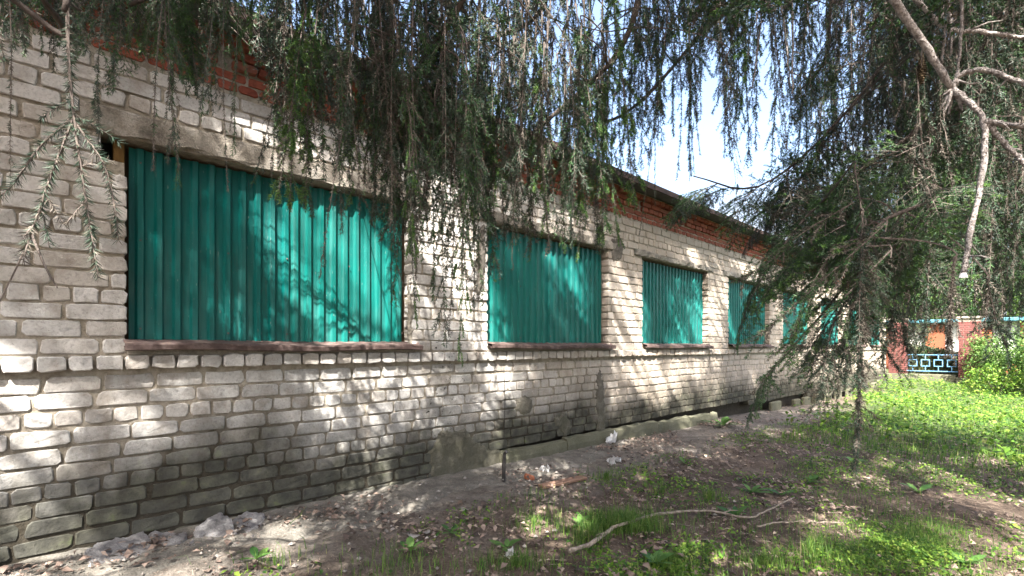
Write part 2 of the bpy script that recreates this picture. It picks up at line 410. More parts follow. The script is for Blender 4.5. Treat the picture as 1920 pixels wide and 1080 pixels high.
M['hedge'] = make_leaf('hedge_leaf', [(0.0, (0.018, 0.035, 0.012)), (0.5, (0.03, 0.06, 0.018)), (1.0, (0.07, 0.06, 0.03))], 0.15)
M['treeleaf'] = make_leaf('tree_leaf', [(0.0, (0.03, 0.065, 0.018)), (0.5, (0.06, 0.12, 0.028)), (1.0, (0.12, 0.18, 0.05))], 0.35)
M['blue_paint'] = make_simple('blue_painted_steel', (0.10, 0.24, 0.42), (0.16, 0.33, 0.52), 9, 0.5, 0.4)
M['turquoise'] = make_simple('turquoise_metal', (0.05, 0.17, 0.21), (0.08, 0.22, 0.27), 6, 0.5, 0.4)
M['white_paint'] = make_simple('white_render', (0.36, 0.36, 0.35), (0.50, 0.50, 0.48), 4)
M['plastic'] = make_simple('crumpled_white_plastic', (0.30, 0.295, 0.29), (0.56, 0.56, 0.56), 14, 0.45, 0.4)
M['iron'] = make_simple('black_iron', (0.010, 0.009, 0.009), (0.03, 0.026, 0.024), 20, 0.6, 0.4)
M['stick'] = make_simple('dry_stick', (0.10, 0.078, 0.06), (0.36, 0.305, 0.25), 30, 0.9, 0.1, 0.012, bstr=1.0)
M['plank'] = make_simple('brown_plank', (0.13, 0.075, 0.05), (0.27, 0.17, 0.125), 12, 0.85, 0.15, 0.004, (0.3, 3, 3))
M['tilefrag'] = make_simple('orange_clay', (0.16, 0.055, 0.03), (0.32, 0.12, 0.06), 18, 0.85)
M['cone'] = make_simple('cone_scales', (0.05, 0.035, 0.02), (0.13, 0.09, 0.045), 60, 0.7)
M['stone'] = make_simple('pebble', (0.13, 0.115, 0.10), (0.30, 0.275, 0.25), 14, 0.9)

# ------------------------------------------------------------------ ground
def axis(lo, a, b, step, hi):
    mid = np.arange(a, b, step); out = [mid]; s = step; v = a; L = []
    while v > lo: s *= 1.45; v -= s; L.append(v)
    R = []; v = mid[-1]; s = step
    while v < hi: s *= 1.25; v += s; R.append(v)
    return np.concatenate([L[::-1], mid, R])
gx = axis(-220, -0.4, 6.2, 0.055, 220); gy = axis(-220, -2.2, 11.0, 0.055, 260)
X, Y = np.meshgrid(gx, gy, indexing='ij'); Z = g(X, Y)
fade = np.clip(1 - (np.maximum(np.abs(X - 3) - 12, 0) + np.maximum(np.abs(Y - 8) - 26, 0)) / 20, 0, 1)
Z = Z * fade + (1 - fade) * -0.35
nx, ny = X.shape; idx = np.arange(nx * ny).reshape(nx, ny)
Fg = np.stack([idx[:-1, :-1], idx[1:, :-1], idx[1:, 1:], idx[:-1, 1:]], -1).reshape(-1, 4)
tag(link('ground', mesh_np('ground', np.stack([X, Y, Z], -1).reshape(-1, 3), Fg, [M['ground']], smooth=True)), kind='structure')

# crumbling concrete apron along the foot of the wall
def apron():
    ys = np.arange(-1.8, 6.2, 0.05); n = 15; V = []; rs = np.random.default_rng(3)
    for y in ys:
        w_ = 0.62 + 0.22 * fbm(y * 0.9, 2.0) + 0.10 * fbm(y * 4, 7.0)
        if y > 4.2: w_ *= max(0.12, 1 - (y - 4.2) / 2.0)
        for i in range(n):
            t = i / (n - 1); x = 0.015 + t * w_
            z = float(g(x, y)) + 0.028 - 0.03 * t ** 3 + 0.012 * fbm(x * 7, y * 7) + 0.006 * fbm(x * 25, y * 25)
            if i == n - 1: z = float(g(x, y)) - 0.02
            V.append((x, y, z))
    idx = np.arange(len(ys) * n).reshape(len(ys), n)
    Fq = np.stack([idx[:-1, :-1], idx[:-1, 1:], idx[1:, 1:], idx[1:, :-1]], -1).reshape(-1, 4)
    tag(link('pavement', mesh_np('pavement', V, Fq, [M['apron']], smooth=True)), kind='structure')
apron()

# ------------------------------------------------------------------ the brick building
WN = 8; PITCH = 2.93; Y0 = 0.43; YEND = 23.7; YA = -2.2
WTOP = E + 1.27; WBOT = E + 0.0; ROWT = E + 1.755
LEDGE = E - 0.06
wins = [(Y0 + PITCH * i, Y0 + PITCH * i + (2.03 if i == 0 else 2.09)) for i in range(WN)]
bld = thing('brick_building', 'long single storey white brick building with red brick cornice and windows covered by teal sheets', 'building', (0, 0, 0))

wall = MB()
zb = -0.75
segs = [(YA, wins[0][0])] + [(wins[i][1], wins[i + 1][0]) for i in range(WN - 1)] + [(wins[-1][1], YEND)]
R_ = -0.0095
wall.box((-0.40, YA, zb), (R_, 3.45, WBOT - 0.012)); y = 3.4501
while y < YEND - 0.02:
    y2 = min(y + 0.9, YEND - 0.012); zt_ = float(g(0, y)) + 0.26
    wall.box((-0.40, y, zt_), (R_, y2, WBOT - 0.012)); wall.box((-0.40, y, zb), (-0.17, y2, zt_ - 0.0002)); y = y2 + 0.0001
wall.box((-0.40, YA, WBOT - 0.0119), (R_, Y0 - 0.125, WTOP)); wall.box((-0.40, Y0 - 0.1249, WBOT - 0.0119), (R_, Y0 - 0.012, E + 1.115)); wall.box((-0.40, Y0 - 0.1249, E + 1.1151), (-0.32, Y0 - 0.012, WTOP))
for a, b_ in segs[1:]:
    wall.box((-0.40, a + (0.012 if a > YA else 0), WBOT - 0.0119), (R_, b_ - 0.012, WTOP + 0.0))
wall.box((-0.40, YA, WTOP + 0.0001), (R_, YEND - 0.012, ROWT + 0.37))
wallo = wall.obj('wall', [M['mortar']], bld)

def brick_verts(w_, h, d, r):
    """30 points of one worn brick, face towards +x, centre of the face at the origin"""
    a = w_ / 2; c = h / 2
    q = r.uniform(0.004, 0.020, 4); q = np.minimum(q, min(a, c) * 0.6); q2 = np.minimum(r.uniform(0.005, 0.020, 4), c * 0.6)
    o = np.array([(-a + q[0], -c), (0, -c), (a - q[1], -c), (a, -c + q2[1]), (a, c - q2[2]), (a - q[2], c), (0, c), (-a + q[3], c), (-a, c - q2[3]), (-a, -c + q2[0])])
    o += r.normal(0, 0.0026, o.shape)
    if r.random() < 0.16:
        k = r.integers(0, 10); o[k] *= 1 - r.uniform(0.05, 0.2); o[(k + 1) % 10] *= 1 - r.uniform(0.0, 0.12)
    inn = o - np.sign(o) * r.uniform(0.0018, 0.0065, o.shape)
    ty, tz = r.normal(0, 0.010), r.normal(0, 0.03); off = r.normal(0, 0.0025)
    x2 = off + inn[:, 0] * ty + inn[:, 1] * tz + r.normal(0, 0.0010, 10)
    V = np.zeros((30, 3))
    V[:10, 0] = -d; V[:10, 1:] = o
    V[10:20, 0] = x2 - r.uniform(0.003, 0.008, 10); V[10:20, 1:] = o
    V[20:, 0] = x2; V[20:, 1:] = inn
    return V
BT = []
for ring in (0, 10):
    for i in range(10):
        j = (i + 1) % 10; BT += [(ring + i, ring + j, ring + 10 + j), (ring + i, ring + 10 + j, ring + 10 + i)]
BT += [(20, 20 + i, 21 + i) for i in range(1, 9)]
BT = np.array(BT)

def intervals(lo, hi, cuts):
    out = [(lo, hi)]
    for a, b_ in cuts:
        nx_ = []
        for p, q in out:
            if b_ <= p or a >= q: nx_.append((p, q)); continue
            if a > p: nx_.append((p, a))
            if b_ < q: nx_.append((b_, q))
        out = nx_
    return out
def lay(row_y0, row_y1, cuts, unit, off, rs, gap=0.014):
    """(start, end) of each brick of one course"""
    res = []
    for p, q in intervals(row_y0, row_y1, cuts):
        e = [p]; k = p + ((off - p) % unit)
        if k - p < 0.045: k += unit
        while k < q - 0.045: e.append(k + rs.normal(0, 0.004)); k += unit
        e.append(q)
        n = len(e)
        for i in range(n - 1):
            a = e[i] + (gap / 2 if i > 0 else 0.0); b_ = e[i + 1] - (gap / 2 if i < n - 2 else 0.0)
            if b_ - a > 0.02: res.append((a + rs.normal(0, 0.0015) * (i > 0), b_ + rs.normal(0, 0.0015) * (i < n - 2)))
    return res

rs = np.random.default_rng(21)
bricks = []       # (y centre, z centre, width, height, x, depth)
def foot(y):      # lowest point where bricks show
    return float(g(0.0, y))
# courses below the ledge
for k in range(17):
    zt = LEDGE - 0.122 - 0.1 * k; h = 0.085
    head = k % 4 == 2
    y_lo = YA
    if zt < -0.55: continue
    for a, b_ in lay(YA, YEND, [], 0.131 if head else 0.262, (0.09 * (k % 3) + 0.131 * (k % 2)) + 0.05, rs):
        yc = (a + b_) / 2
        if zt < foot(yc) - 0.02: continue
        if yc > 3.45 and zt - 0.05 < foot(yc) + (0.20 if yc < 8.6 else 0.22 - 0.02 * max(0, yc - 14)): continue      # plinth blocks stand here
        dz = 0.006 * math.sin(yc * 0.9 + k) + 0.004 * math.sin(2.7 * yc)
        bricks.append((yc, zt - h / 2 + dz, b_ - a, h, 0.0, 0.10))
# the projecting course under the sills
for a, b_ in lay(YA, YEND, [], 0.132, 0.02, rs):
    bricks.append(((a + b_) / 2, LEDGE - 0.044 + 0.004 * math.sin(a * 1.3), b_ - a, 0.084, 0.042 + rs.normal(0, 0.003), 0.12))
# courses above the ledge
hole = (Y0 - 0.125, E + 1.12, E + 1.27)
lintels = []
for i, (a, b_) in enumerate(wins):
    lintels.append((a - 0.22, b_ + 0.20))
for k in range(18):
    z0 = LEDGE + 0.010 + 0.1 * k; h = 0.087; z1 = z0 + h
    head = k % 4 == 3
    cuts = []
    for i, (a, b_) in enumerate(wins):
        if z0 < WTOP - 0.03 and z1 > WBOT - 0.03: cuts.append((a, b_))
        if z1 > WTOP - 0.02 and z0 < WTOP + (0.17 if i == 0 else 0.07): cuts.append(lintels[i])
    if z1 > hole[1] and z0 < hole[2]: cuts.append((hole[0], Y0 + 0.05))
    for a, b_ in lay(YA, YEND, cuts, 0.131 if head else 0.262, 0.131 * (k % 2) + 0.04 + 0.05 * (k % 3), rs):
        yc = (a + b_) / 2; dz = 0.005 * math.sin(yc * 0.8 + k) + 0.003 * math.sin(3.1 * yc)
        bricks.append((yc, (z0 + z1) / 2 + dz, b_ - a, h, 0.0, 0.13))

def build_bricks(bricks, rs, limit, mat, parent, name, rest):
    A = np.array(bricks); px, py, d = proj(np.stack([A[:, 4], A[:, 0], A[:, 1]], 1))
    size = A[:, 2] * A[:, 3] / d ** 3
    vis = (d > 0) & (px > -40) & (px < 1960) & (py > -20) & (py < 1100)
    order = np.argsort(-np.where(vis, size, 0)); single = set(order[:limit][vis[order[:limit]]].tolist())
    pool = {}
    V = []; Fs = []; R = []; n = 0
    for i, (yc, zc, w_, h, x, dep) in enumerate(bricks):
        if i in single:
            kw = (round(w_ / 0.012), round(h / 0.006), round(dep / 0.03)); lst = pool.setdefault(kw, [])
            if len(lst) < 7:
                me = mesh_np(name, brick_verts(w_, h, dep, rs), BT, [mat]); lst.append((me, w_)); 
                me, w0 = lst[-1]
            else: me, w0 = lst[rs.integers(0, 7)]
            o = link(name, me, parent); o.location = (x, yc, zc); o.scale = (1, w_ / w0, 1)
        else:
            v = brick_verts(w_, h, dep, rs) + np.array((x, yc, zc)); V.append(v); Fs.append(BT + n); n += 30
            R.append(np.full(30, rs.random()))
    o = link(rest, mesh_np(rest, np.concatenate(V), np.concatenate(Fs), [mat], attr=np.concatenate(R)), parent)
    o['kind'] = 'stuff'
build_bricks(bricks, rs, 300, M['white_brick'], wallo, 'brick', 'brickwork')

# cornice of red brick: three flush courses, then projecting ones with open slots, then the roof edge
corn = MB(); corn.box((-0.38, YA, ROWT + 0.3705), (0.03, YEND, ROWT + 0.39)); 
corno = corn.obj('cornice', [M['mortar']], bld)
reds = []
for k in range(5):
    z0 = ROWT + 0.008 + 0.073 * k; x = (0.0, 0.0, 0.03, 0.03, 0.07)[k]
    cuts = []
    if k in (2, 3): cuts = [(y, y + 0.085) for y in np.arange(YA + 0.5, YEND, 1.31)]
    for a, b_ in lay(YA, YEND, cuts, 0.262 if k % 2 else 0.131, 0.06 * k, rs, 0.012):
        reds.append(((a + b_) / 2, z0 + 0.031, b_ - a, 0.061, x, 0.10 + x))
build_bricks(reds, rs, 150, M['red_brick'], corno, 'red_brick', 'red_brickwork')
rf = MB(); rf.box((-6.5, YA - 0.2, ROWT + 0.3905), (0.27, YEND + 0.3, ROWT + 0.425))
rfo = rf.obj('roof', [M['roof_felt']], bld)
n_ = 60; ys_ = np.linspace(YA - 0.2, YEND + 0.3, n_)
fa = MB()
for i in range(n_ - 1):
    za = ROWT + 0.365 + 0.006 * math.sin(i * 1.7); 
    fa.box((0.272, ys_[i], za), (0.292, ys_[i + 1] - 0.002, ROWT + 0.44))
fa.obj('fascia', [M['roof']], rfo)
# far end wall and back so that the building is closed
eb = MB(); eb.box((-6.3, YEND - 0.30, zb), (-0.405, YEND - 0.02, ROWT + 0.38)); eb.box((-6.3, YA, zb), (-6.05, YEND - 0.305, ROWT + 0.38)); eb.box((-6.04, YA, zb), (-0.405, YA + 0.2, ROWT + 0.38))
eb.obj('end_wall', [M['mortar']], bld)

# lintels
for i, (a, b_) in enumerate(wins):
    a2, b2 = lintels[i]; mb = MB(); n = int((b2 - a2) / 0.09); V = []
    rl = np.random.default_rng(40 + i)
    hh = (0.165, 0.12, 0.10, 0.11, 0.10, 0.10, 0.10, 0.10)[i]; prof = [(-0.30, 0.002), (0.000, 0.0), (0.010, 0.012), (0.012, hh - 0.013), (0.000, hh), (-0.30, hh)]
    for j in range(n + 1):
        y = a2 + (b2 - a2) * j / n; s = rl.normal(0, 0.0065, (6, 2)); s[[0, 5]] = 0; s[3:5, 1] -= abs(rl.normal(0, 0.012)); s[1:3, 1] += abs(rl.normal(0, 0.006))
        for q, (x, z) in enumerate(prof): V.append((x + s[q, 0], y, WTOP + z + s[q, 1]))
    Fq = [(j*6+q, (j+1)*6+q, (j+1)*6+q+1, j*6+q+1) for j in range(n) for q in range(5)]
    mb.add(V, Fq); mb.obj('lintel', [M['lintel']], bld)

# plinth blocks: pale concrete along the foot, then dark gaps with low broken stubs farther on
rp = np.random.default_rng(5); y = 3.50
while y < 8.55:
    L = rp.uniform(0.55, 1.15); L = min(L, 8.6 - y); z0 = float(g(0.1, y)) - 0.25; top = foot(y) + 0.165 + rp.normal(0, 0.012)
    mb = MB(); n = 7; V = []
    prof = [(-0.02, 0), (0.06, 0), (0.075, 0.25), (0.075, 0.8), (0.06, 0.96), (-0.02, 1.0)]
    for j in range(n + 1):
        yy = y + 0.004 + (L - 0.008) * j / n; dd = rp.normal(0, 0.007)
        for q, (x, t) in enumerate(prof):
            V.append((x + rp.normal(0, 0.004), yy, z0 + (top + dd - z0) * t))
    Fq = [(j*6+q, (j+1)*6+q, (j+1)*6+q+1, j*6+q+1) for j in range(n) for q in range(5)]
    mb.add(V, Fq)
    for e in (0, n): mb.add([V[e*6+q] for q in range(6)], [(0,1,2),(0,2,3),(0,3,4),(0,4,5)] if e == 0 else [(2,1,0),(3,2,0),(4,3,0),(5,4,0)])
    mb.obj('foundation_block', [M['concrete']], bld); y += L
y = 11.3
while y < 22.5:
    L = rp.uniform(0.25, 0.7); mb = MB(); z0 = float(g(0.1, y)) - 0.2
    mb.bbox((-0.03, y, z0), (0.05 + rp.uniform(0, 0.05), y + L, foot(y) + rp.uniform(0.16, 0.24)), 0.02)
    mb.obj('foundation_block', [M['concrete']], bld); y += L + rp.uniform(0.08, 0.9)

def fb(u, v): return np.array([fbm(a, b_, 6.0) for a, b_ in zip(u, v)])
def relief(poly, step, height, ragged, seed):
    """grid of cells inside a ragged outline, raised by a height function of the distance to its edge"""
    poly = np.asarray(poly, float); lo = poly.min(0) - ragged; hi = poly.max(0) + ragged
    U, W = np.meshgrid(np.arange(lo[0], hi[0] + step, step), np.arange(lo[1], hi[1] + step, step), indexing='ij'); q = np.stack([U.ravel(), W.ravel()], 1)
    a = poly; b_ = np.roll(poly, -1, 0); dmin = np.full(len(q), 1e9); ins = np.zeros(len(q), bool)
    for p0, p1 in zip(a, b_):
        e = p1 - p0; t = np.clip(((q - p0) @ e) / (e @ e + 1e-12), 0, 1); dmin = np.minimum(dmin, np.linalg.norm(q - p0 - t[:, None] * e, axis=1))
        c = (p0[1] > q[:, 1]) != (p1[1] > q[:, 1]); xi = p0[0] + (q[:, 1] - p0[1]) * e[0] / (e[1] if abs(e[1]) > 1e-12 else 1e-12); ins ^= c & (q[:, 0] < xi)
    sd = np.where(ins, dmin, -dmin) + ragged * fb(q[:, 0] * 11 + seed * 3.3, q[:, 1] * 11)
    z = height(q[:, 0], q[:, 1], sd); ok = (sd > -step * 0.7).reshape(U.shape); idx = np.arange(len(q)).reshape(U.shape)
    cell = ok[:-1, :-1] & ok[1:, :-1] & ok[1:, 1:] & ok[:-1, 1:]
    Fq = np.stack([idx[:-1, :-1], idx[1:, :-1], idx[1:, 1:], idx[:-1, 1:]], -1)[cell]
    used, inv = np.unique(Fq, return_inverse=True); q = q + np.random.default_rng(seed).normal(0, step * 0.16, q.shape)
    return np.stack([q[used, 0], q[used, 1], z[used]], 1), inv.reshape(-1, 4)
# cement patches smeared over the brickwork
def patch(name, outline, thick, seed, mat='patch'):
    """outline in (photo pixel) on the wall plane"""
    r = np.random.default_rng(seed); pts = []
    for (px, py) in outline:
        t = (px - 960) / 937.0; dep = D / (SN + CS * 0) if False else None
        # intersect the pixel ray with the wall plane x = 0
        d_ = VIEW + RIGHT * t; d = -CAM.x / d_.x; p = P(px, py, d); pts.append((p.y, p.z))
    V, Fq = relief(pts, 0.022, lambda u, v, dd: -0.012 + (thick + 0.012) * np.clip((dd + 0.004) / 0.04, 0, 1) + 0.0055 * fb(u * 9, v * 9) + 0.003 * fb(u * 30, v * 30), 0.03, seed)
    V = V[:, [2, 0, 1]]; mb = MB(); mb.add(V, Fq); return mb.obj(name, [M[mat]], wallo, smooth=False)
patch('cement_patch', [(806,905),(803,850),(822,806),(870,800),(905,835),(948,845),(946,890),(880,893),(850,905)], 0.012, 1)
patch('cement_patch', [(891,480),(893,430),(910,415),(914,470),(911,515),(903,570),(890,550)], 0.010, 2)
patch('cement_patch', [(1144,480),(1146,448),(1163,440),(1170,462),(1166,488),(1150,492)], 0.010, 3)
patch('cement_patch', [(1116,760),(1118,700),(1128,685),(1134,730),(1136,790),(1140,826),(1122,824)], 0.008, 4)
patch('cement_patch', [(966,770),(964,748),(985,738),(1000,750),(998,775),(982,782)], 0.010, 5)
patch('cement_patch', [(1040,800),(1035,782),(1060,775),(1075,800),(1060,822)], 0.008, 7)
patch('mortar_smear', [(764,640),(762,560),(768,520),(776,600),(782,650),(775,662)], 0.008, 8, 'concrete')

# windows: frame, corrugated sheets screwed over the opening, folded metal sill
def corrugated(y0, y1, z0, z1, x, seed):
    r = np.random.default_rng(seed); pitch = 0.100; dep = 0.024
    prof = []; y = y0; ph = 0
    steps = [(0.0, 0), (0.030, 0), (0.042, dep), (0.072, dep), (0.084, 0)]
    k = 0
    while True:
        done = False
        for a, h in steps:
            yy = y0 + k * pitch + a
            if yy > y1: done = True; break
            prof.append((yy, h))
        k += 1
        if done: break
    nz = 5; V = []
    bend = r.normal(0, 0.003, (nz,))
    for j in range(nz):
        z = z0 + (z1 - z0) * j / (nz - 1)
        for (yy, h) in prof:
            zz = z + (r.normal(0, 0.002) if j in (0, nz - 1) else 0)
            V.append((x + h + bend[j] + 0.004 * math.sin(yy * 3 + seed), yy, zz))
    m = len(prof); Fq = [(j*m+i, j*m+i+1, (j+1)*m+i+1, (j+1)*m+i) for j in range(nz-1) for i in range(m-1)]
    mb = MB(); mb.add(V, Fq); return mb, prof
for i, (a, b_) in enumerate(wins):
    fr = MB()
    fr.box((-0.20, a - 0.011, WBOT - 0.011), (-0.145, a + 0.06, WTOP - 0.001)); fr.box((-0.20, b_ - 0.06, WBOT - 0.011), (-0.145, b_ + 0.011, WTOP - 0.001))
    fr.box((-0.20, a + 0.061, WTOP - 0.07), (-0.145, b_ - 0.061, WTOP - 0.001)); fr.box((-0.20, a + 0.061, WBOT - 0.011), (-0.145, b_ - 0.061, WBOT + 0.05))
    wo = fr.obj('window', [M['dark_wood']], bld)
    bk = MB(); bk.box((-0.235, a - 0.02, WBOT - 0.02), (-0.205, b_ + 0.02, WTOP - 0.0005)); bk.obj('black_backing', [M['dark_room']], wo)  # near-black panel behind the sheets, painted as the unlit room
    ra = np.random.default_rng(60 + i); ns = 2; ov = 0.03
    lo = a + 0.020 if i == 0 else a - 0.004; hi = b_ - 0.012
    for s in range(ns):
        y0 = lo + (hi - lo) * s / ns - (ov if s else 0); y1 = lo + (hi - lo) * (s + 1) / ns
        mb, prof = corrugated(y0, y1, WBOT + 0.022, WTOP - (0.025 if i else 0.02) - ra.uniform(0, 0.012), -0.112 + 0.003 * s, 70 + i * 3 + s)
        so_ = mb.obj('corrugated_sheet', [M['sheet']], wo)
    scr = MB()
    for z in (WBOT + 0.10, WBOT + 0.65, WTOP - 0.12):
        for q in range(5):
            yy = lo + 0.057 + 0.1 * round((hi - lo - 0.12) / 0.1 * q / 4); c = np.array((-0.086, yy, z + ra.normal(0, 0.01)))
            scr.tube([c, c + (0.005, 0, 0)], 0.006, 6)
    if i < 3: scr.obj('screw_heads', [M['rust']], wo)['kind'] = 'stuff'
    # sill: bent sheet, sagging a little
    V = []; n = 16; s0, s1 = a - 0.02, b_ + (0.06 if i < 2 else 0.03)
    dr = np.random.default_rng(90 + i)
    prof = [(-0.112, 0.038), (0.030, 0.018), (0.082, 0.010), (0.086, 0.000), (0.085, -0.028), (0.072, -0.034), (0.060, -0.030), (0.060, -0.012), (-0.012, -0.004)]
    k = len(prof)
    for j in range(n + 1):
        y = s0 + (s1 - s0) * j / n; wv = 0.007 * math.sin(j * 0.55 + i) - 0.008 * (j / n) + dr.normal(0, 0.0015)
        for q, (x, z) in enumerate(prof):
            xx = x; 
            if (y < a or y > b_) and x < 0: xx = 0.004
            V.append((xx + (dr.normal(0, 0.002) if q > 1 else 0), y, WBOT + z + wv * (0.4 if q == 0 else 1)))
    Fq = [(j*k+q, j*k+q+1, (j+1)*k+q+1, (j+1)*k+q) for j in range(n) for q in range(k-1)]
    mb = MB(); mb.add(V, Fq); mb.obj('sill', [M['rust']], wo)
    # mortar bed under the sill
    mb = MB(); mb.box((-0.012, a, WBOT - 0.055), (0.010, b_, WBOT - 0.006)); mb.obj('sill_bed', [M['concrete']], wo)
# gap of a fallen brick left of the first window; a near-black box paints its shade
mb = MB(); mb.box((-0.318, hole[0] + 0.001, hole[1] - 0.003), (-0.20, Y0 - 0.013, hole[2] - 0.001)); mb.obj('gap', [M['dark_room']], bld)
mb = MB(); mb.bbox((-0.15, Y0 - 0.060, hole[1] - 0.003), (-0.06, Y0 - 0.006, WTOP - 0.008), 0.004); mb.obj('wooden_post', [M['ochre_wood']], bld)

# ------------------------------------------------------------------ spruce twigs (made once, copied many times)
class Twig:
    def __init__(s, seed): s.r = np.random.default_rng(seed); s.mb = MB(); s.N = []
    def stem(s, pts, r0, r1, k=3):
        V, Fq = tube(pts, np.linspace(r0, r1, len(pts)), k); s.mb.add(V, Fq, 0)
    def needles(s, pts, spacing, ln, mat, frac_from=0.0, wid=0.0027, ang=52, flat=0.0):
        pts = np.asarray(pts); seg = np.diff(pts, axis=0); L = np.linalg.norm(seg, axis=1); tot = L.sum(); cum = np.concatenate([[0], L.cumsum()])
        n = int(tot * (1 - frac_from) / spacing)
        if n < 1: return
        q = frac_from * tot + s.r.random(n) * tot * (1 - frac_from)
        i = np.clip(np.searchsorted(cum, q) - 1, 0, len(seg) - 1); f = (q - cum[i]) / (L[i] + 1e-9)
        p = pts[i] + seg[i] * f[:, None]; t = seg[i] / (L[i][:, None] + 1e-9)
        a = s.r.random((n, 3)) - 0.5
        rad = a - (a * t).sum(1)[:, None] * t
        if flat: rad[:, 2] *= (1 - flat)
        rad /= np.linalg.norm(rad, axis=1)[:, None] + 1e-9
        an = np.radians(s.r.normal(ang, 10, n))[:, None]
        d = t * np.cos(an) + rad * np.sin(an); l = (ln * s.r.uniform(0.7, 1.15, n))[:, None]
        b_ = s.r.random((n, 3)) - 0.5; b_ = b_ - (b_ * d).sum(1)[:, None] * d; b_ /= np.linalg.norm(b_, axis=1)[:, None] + 1e-9
        w_ = wid / 2
        V = np.stack([p - b_ * w_, p + b_ * w_, p + d * l * 0.55 + b_ * w_ * 1.1 , p + d * l], 1).reshape(-1, 3)
        k = np.arange(n)[:, None] * 4
        T = np.concatenate([k + [0, 1, 2], k + [0, 2, 3]])
        s.mb.add(V, T, mat)
    def finish(s, name, mats): return s.mb.mesh(name, mats)
NM = [M['twig_bark'], M['needle'], M['needle_dead'], M['needle_fresh'], M['needle_green']]

def shoot(tw, p0, d, L, droop, n=6, wob=0.05):
    pts = [np.array(p0, float)]; d = np.array(d, float); d /= np.linalg.norm(d)
    for i in range(n):
        d = d + np.array((0, 0, -droop / n)) + tw.r.normal(0, wob / n ** 0.5 * 0.6, 3) ; d /= np.linalg.norm(d); pts.append(pts[-1] + d * L / n)
    return np.array(pts)
def strand(seed, L=1.0, ns=17, side=0.15, spacing=0.0021, ln=0.019, old=1, dead=0.3, fresh=0.0, green=0.0, bare=0.0, spread=(16, 42)):
    """one hanging branchlet with side shoots, root at the origin"""
    tw = Twig(seed); r = tw.r
    ph = r.random() * 6; az = r.random() * 6.28
    main = np.array([(0.025 * math.sin(ph + 4 * t) * t, 0.025 * math.sin(ph * 1.7 + 3 * t) * t, -L * t) for t in np.linspace(0, 1, 14)])
    tw.stem(main, 0.0036, 0.0009, 4)
    def clothe(pts, tip):
        m = 2 if r.random() < dead else (4 if r.random() < green else old)
        tw.needles(pts, spacing * (1.0 if r.random() > bare else 6), ln * (0.8 if m == 2 else 1), m, 0.0)
        if tip and r.random() < fresh:
            tw.needles(pts, spacing * 0.55, ln * 0.85, 3, max(0.0, 1 - 0.06 / max(np.linalg.norm(pts[-1] - pts[0]), 0.05)))
    clothe(main[6:], True); clothe(main[2:7], False)
    for i in range(ns):
        t = 0.06 + 0.90 * (i + r.random() * 0.7) / ns; k = t * 13; p = main[int(k)] + (main[min(int(k) + 1, 13)] - main[int(k)]) * (k - int(k))
        a = az + (math.pi if i % 2 else 0) + r.normal(0, 0.65); th = math.radians(r.uniform(*spread))
        d = (math.cos(a) * math.sin(th), math.sin(a) * math.sin(th), -math.cos(th))
        l = side * (1.15 - 0.65 * t) * r.uniform(0.5, 1.35)
        s = shoot(tw, p, d, l, 0.55); tw.stem(s, 0.0016, 0.0006); clothe(s, True)
        if l > 0.11:
            for q in range(int(l / 0.045)):
                u = r.uniform(0.15, 0.85); p2 = s[int(u * 6)]; a2 = a + r.choice([-1, 1]) * r.uniform(0.5, 1.1); th2 = th + r.uniform(-0.2, 0.4)
                d2 = (math.cos(a2) * math.sin(th2), math.sin(a2) * math.sin(th2), -math.cos(th2))
                s2 = shoot(tw, p2, d2, l * r.uniform(0.25, 0.5), 0.5, 4); tw.stem(s2, 0.001, 0.0005); clothe(s2, True)
    return tw.finish('drooping_twig', NM)
def fan(seed, L=0.75, spacing=0.0024, ln=0.019, fresh=0.15, dead=0.05, mat=4, droop=0.5, wid=0.0027, dens=1.0):
    """flat spray pointing along +x, tips sinking"""
    tw = Twig(seed); r = tw.r
    main = shoot(tw, (0, 0, 0), (1, 0, 0.05), L, droop, 12, 0.05); tw.stem(main, 0.0045, 0.001, 4)
    def clothe(p):
        m = 2 if r.random() < dead else (1 if r.random() < 0.35 else mat); tw.needles(p, spacing, ln, m, 0, wid, 50, 0.45)
        if r.random() < fresh: tw.needles(p, spacing * 0.6, ln * 0.85, 3, max(0, 1 - 0.055 / max(np.linalg.norm(p[-1] - p[0]), 0.04)), wid)
    clothe(main[4:])
    ns = int(24 * dens)
    for i in range(ns):
        t = 0.10 + 0.88 * i / ns; k = min(int(t * 12), 11); p = main[k] + (main[k + 1] - main[k]) * (t * 12 - k)
        tg = main[k + 1] - main[k]; tg /= np.linalg.norm(tg); sgn = 1 if i % 2 else -1
        an = math.radians(r.normal(50, 7)); sd = np.cross((0, 0, 1), tg); d = tg * math.cos(an) + sd * sgn * math.sin(an) + np.array((0, 0, r.normal(0, 0.10)))
        l = (0.40 * (1 - t) + 0.07) * L / 0.75 * r.uniform(0.65, 1.15)
        s = shoot(tw, p, d, l, droop * 0.9, 7); tw.stem(s, 0.0022, 0.0007); clothe(s)
        for q in range(int(l / 0.055)):
            u = 0.2 + 0.7 * r.random(); kk = min(int(u * 7), 6); t2 = s[kk + 1] - s[kk]; t2 /= np.linalg.norm(t2)
            d2 = t2 * 0.7 + np.cross((0, 0, 1), t2) * (1 if q % 2 else -1) * 0.7 + np.array((0, 0, r.normal(-0.05, 0.12)))
            s2 = shoot(tw, s[kk], d2, l * 0.42 * (1.1 - u) + 0.02, droop * 0.8, 4); tw.stem(s2, 0.001, 0.0005); clothe(s2)
    return tw.finish('spray', NM)

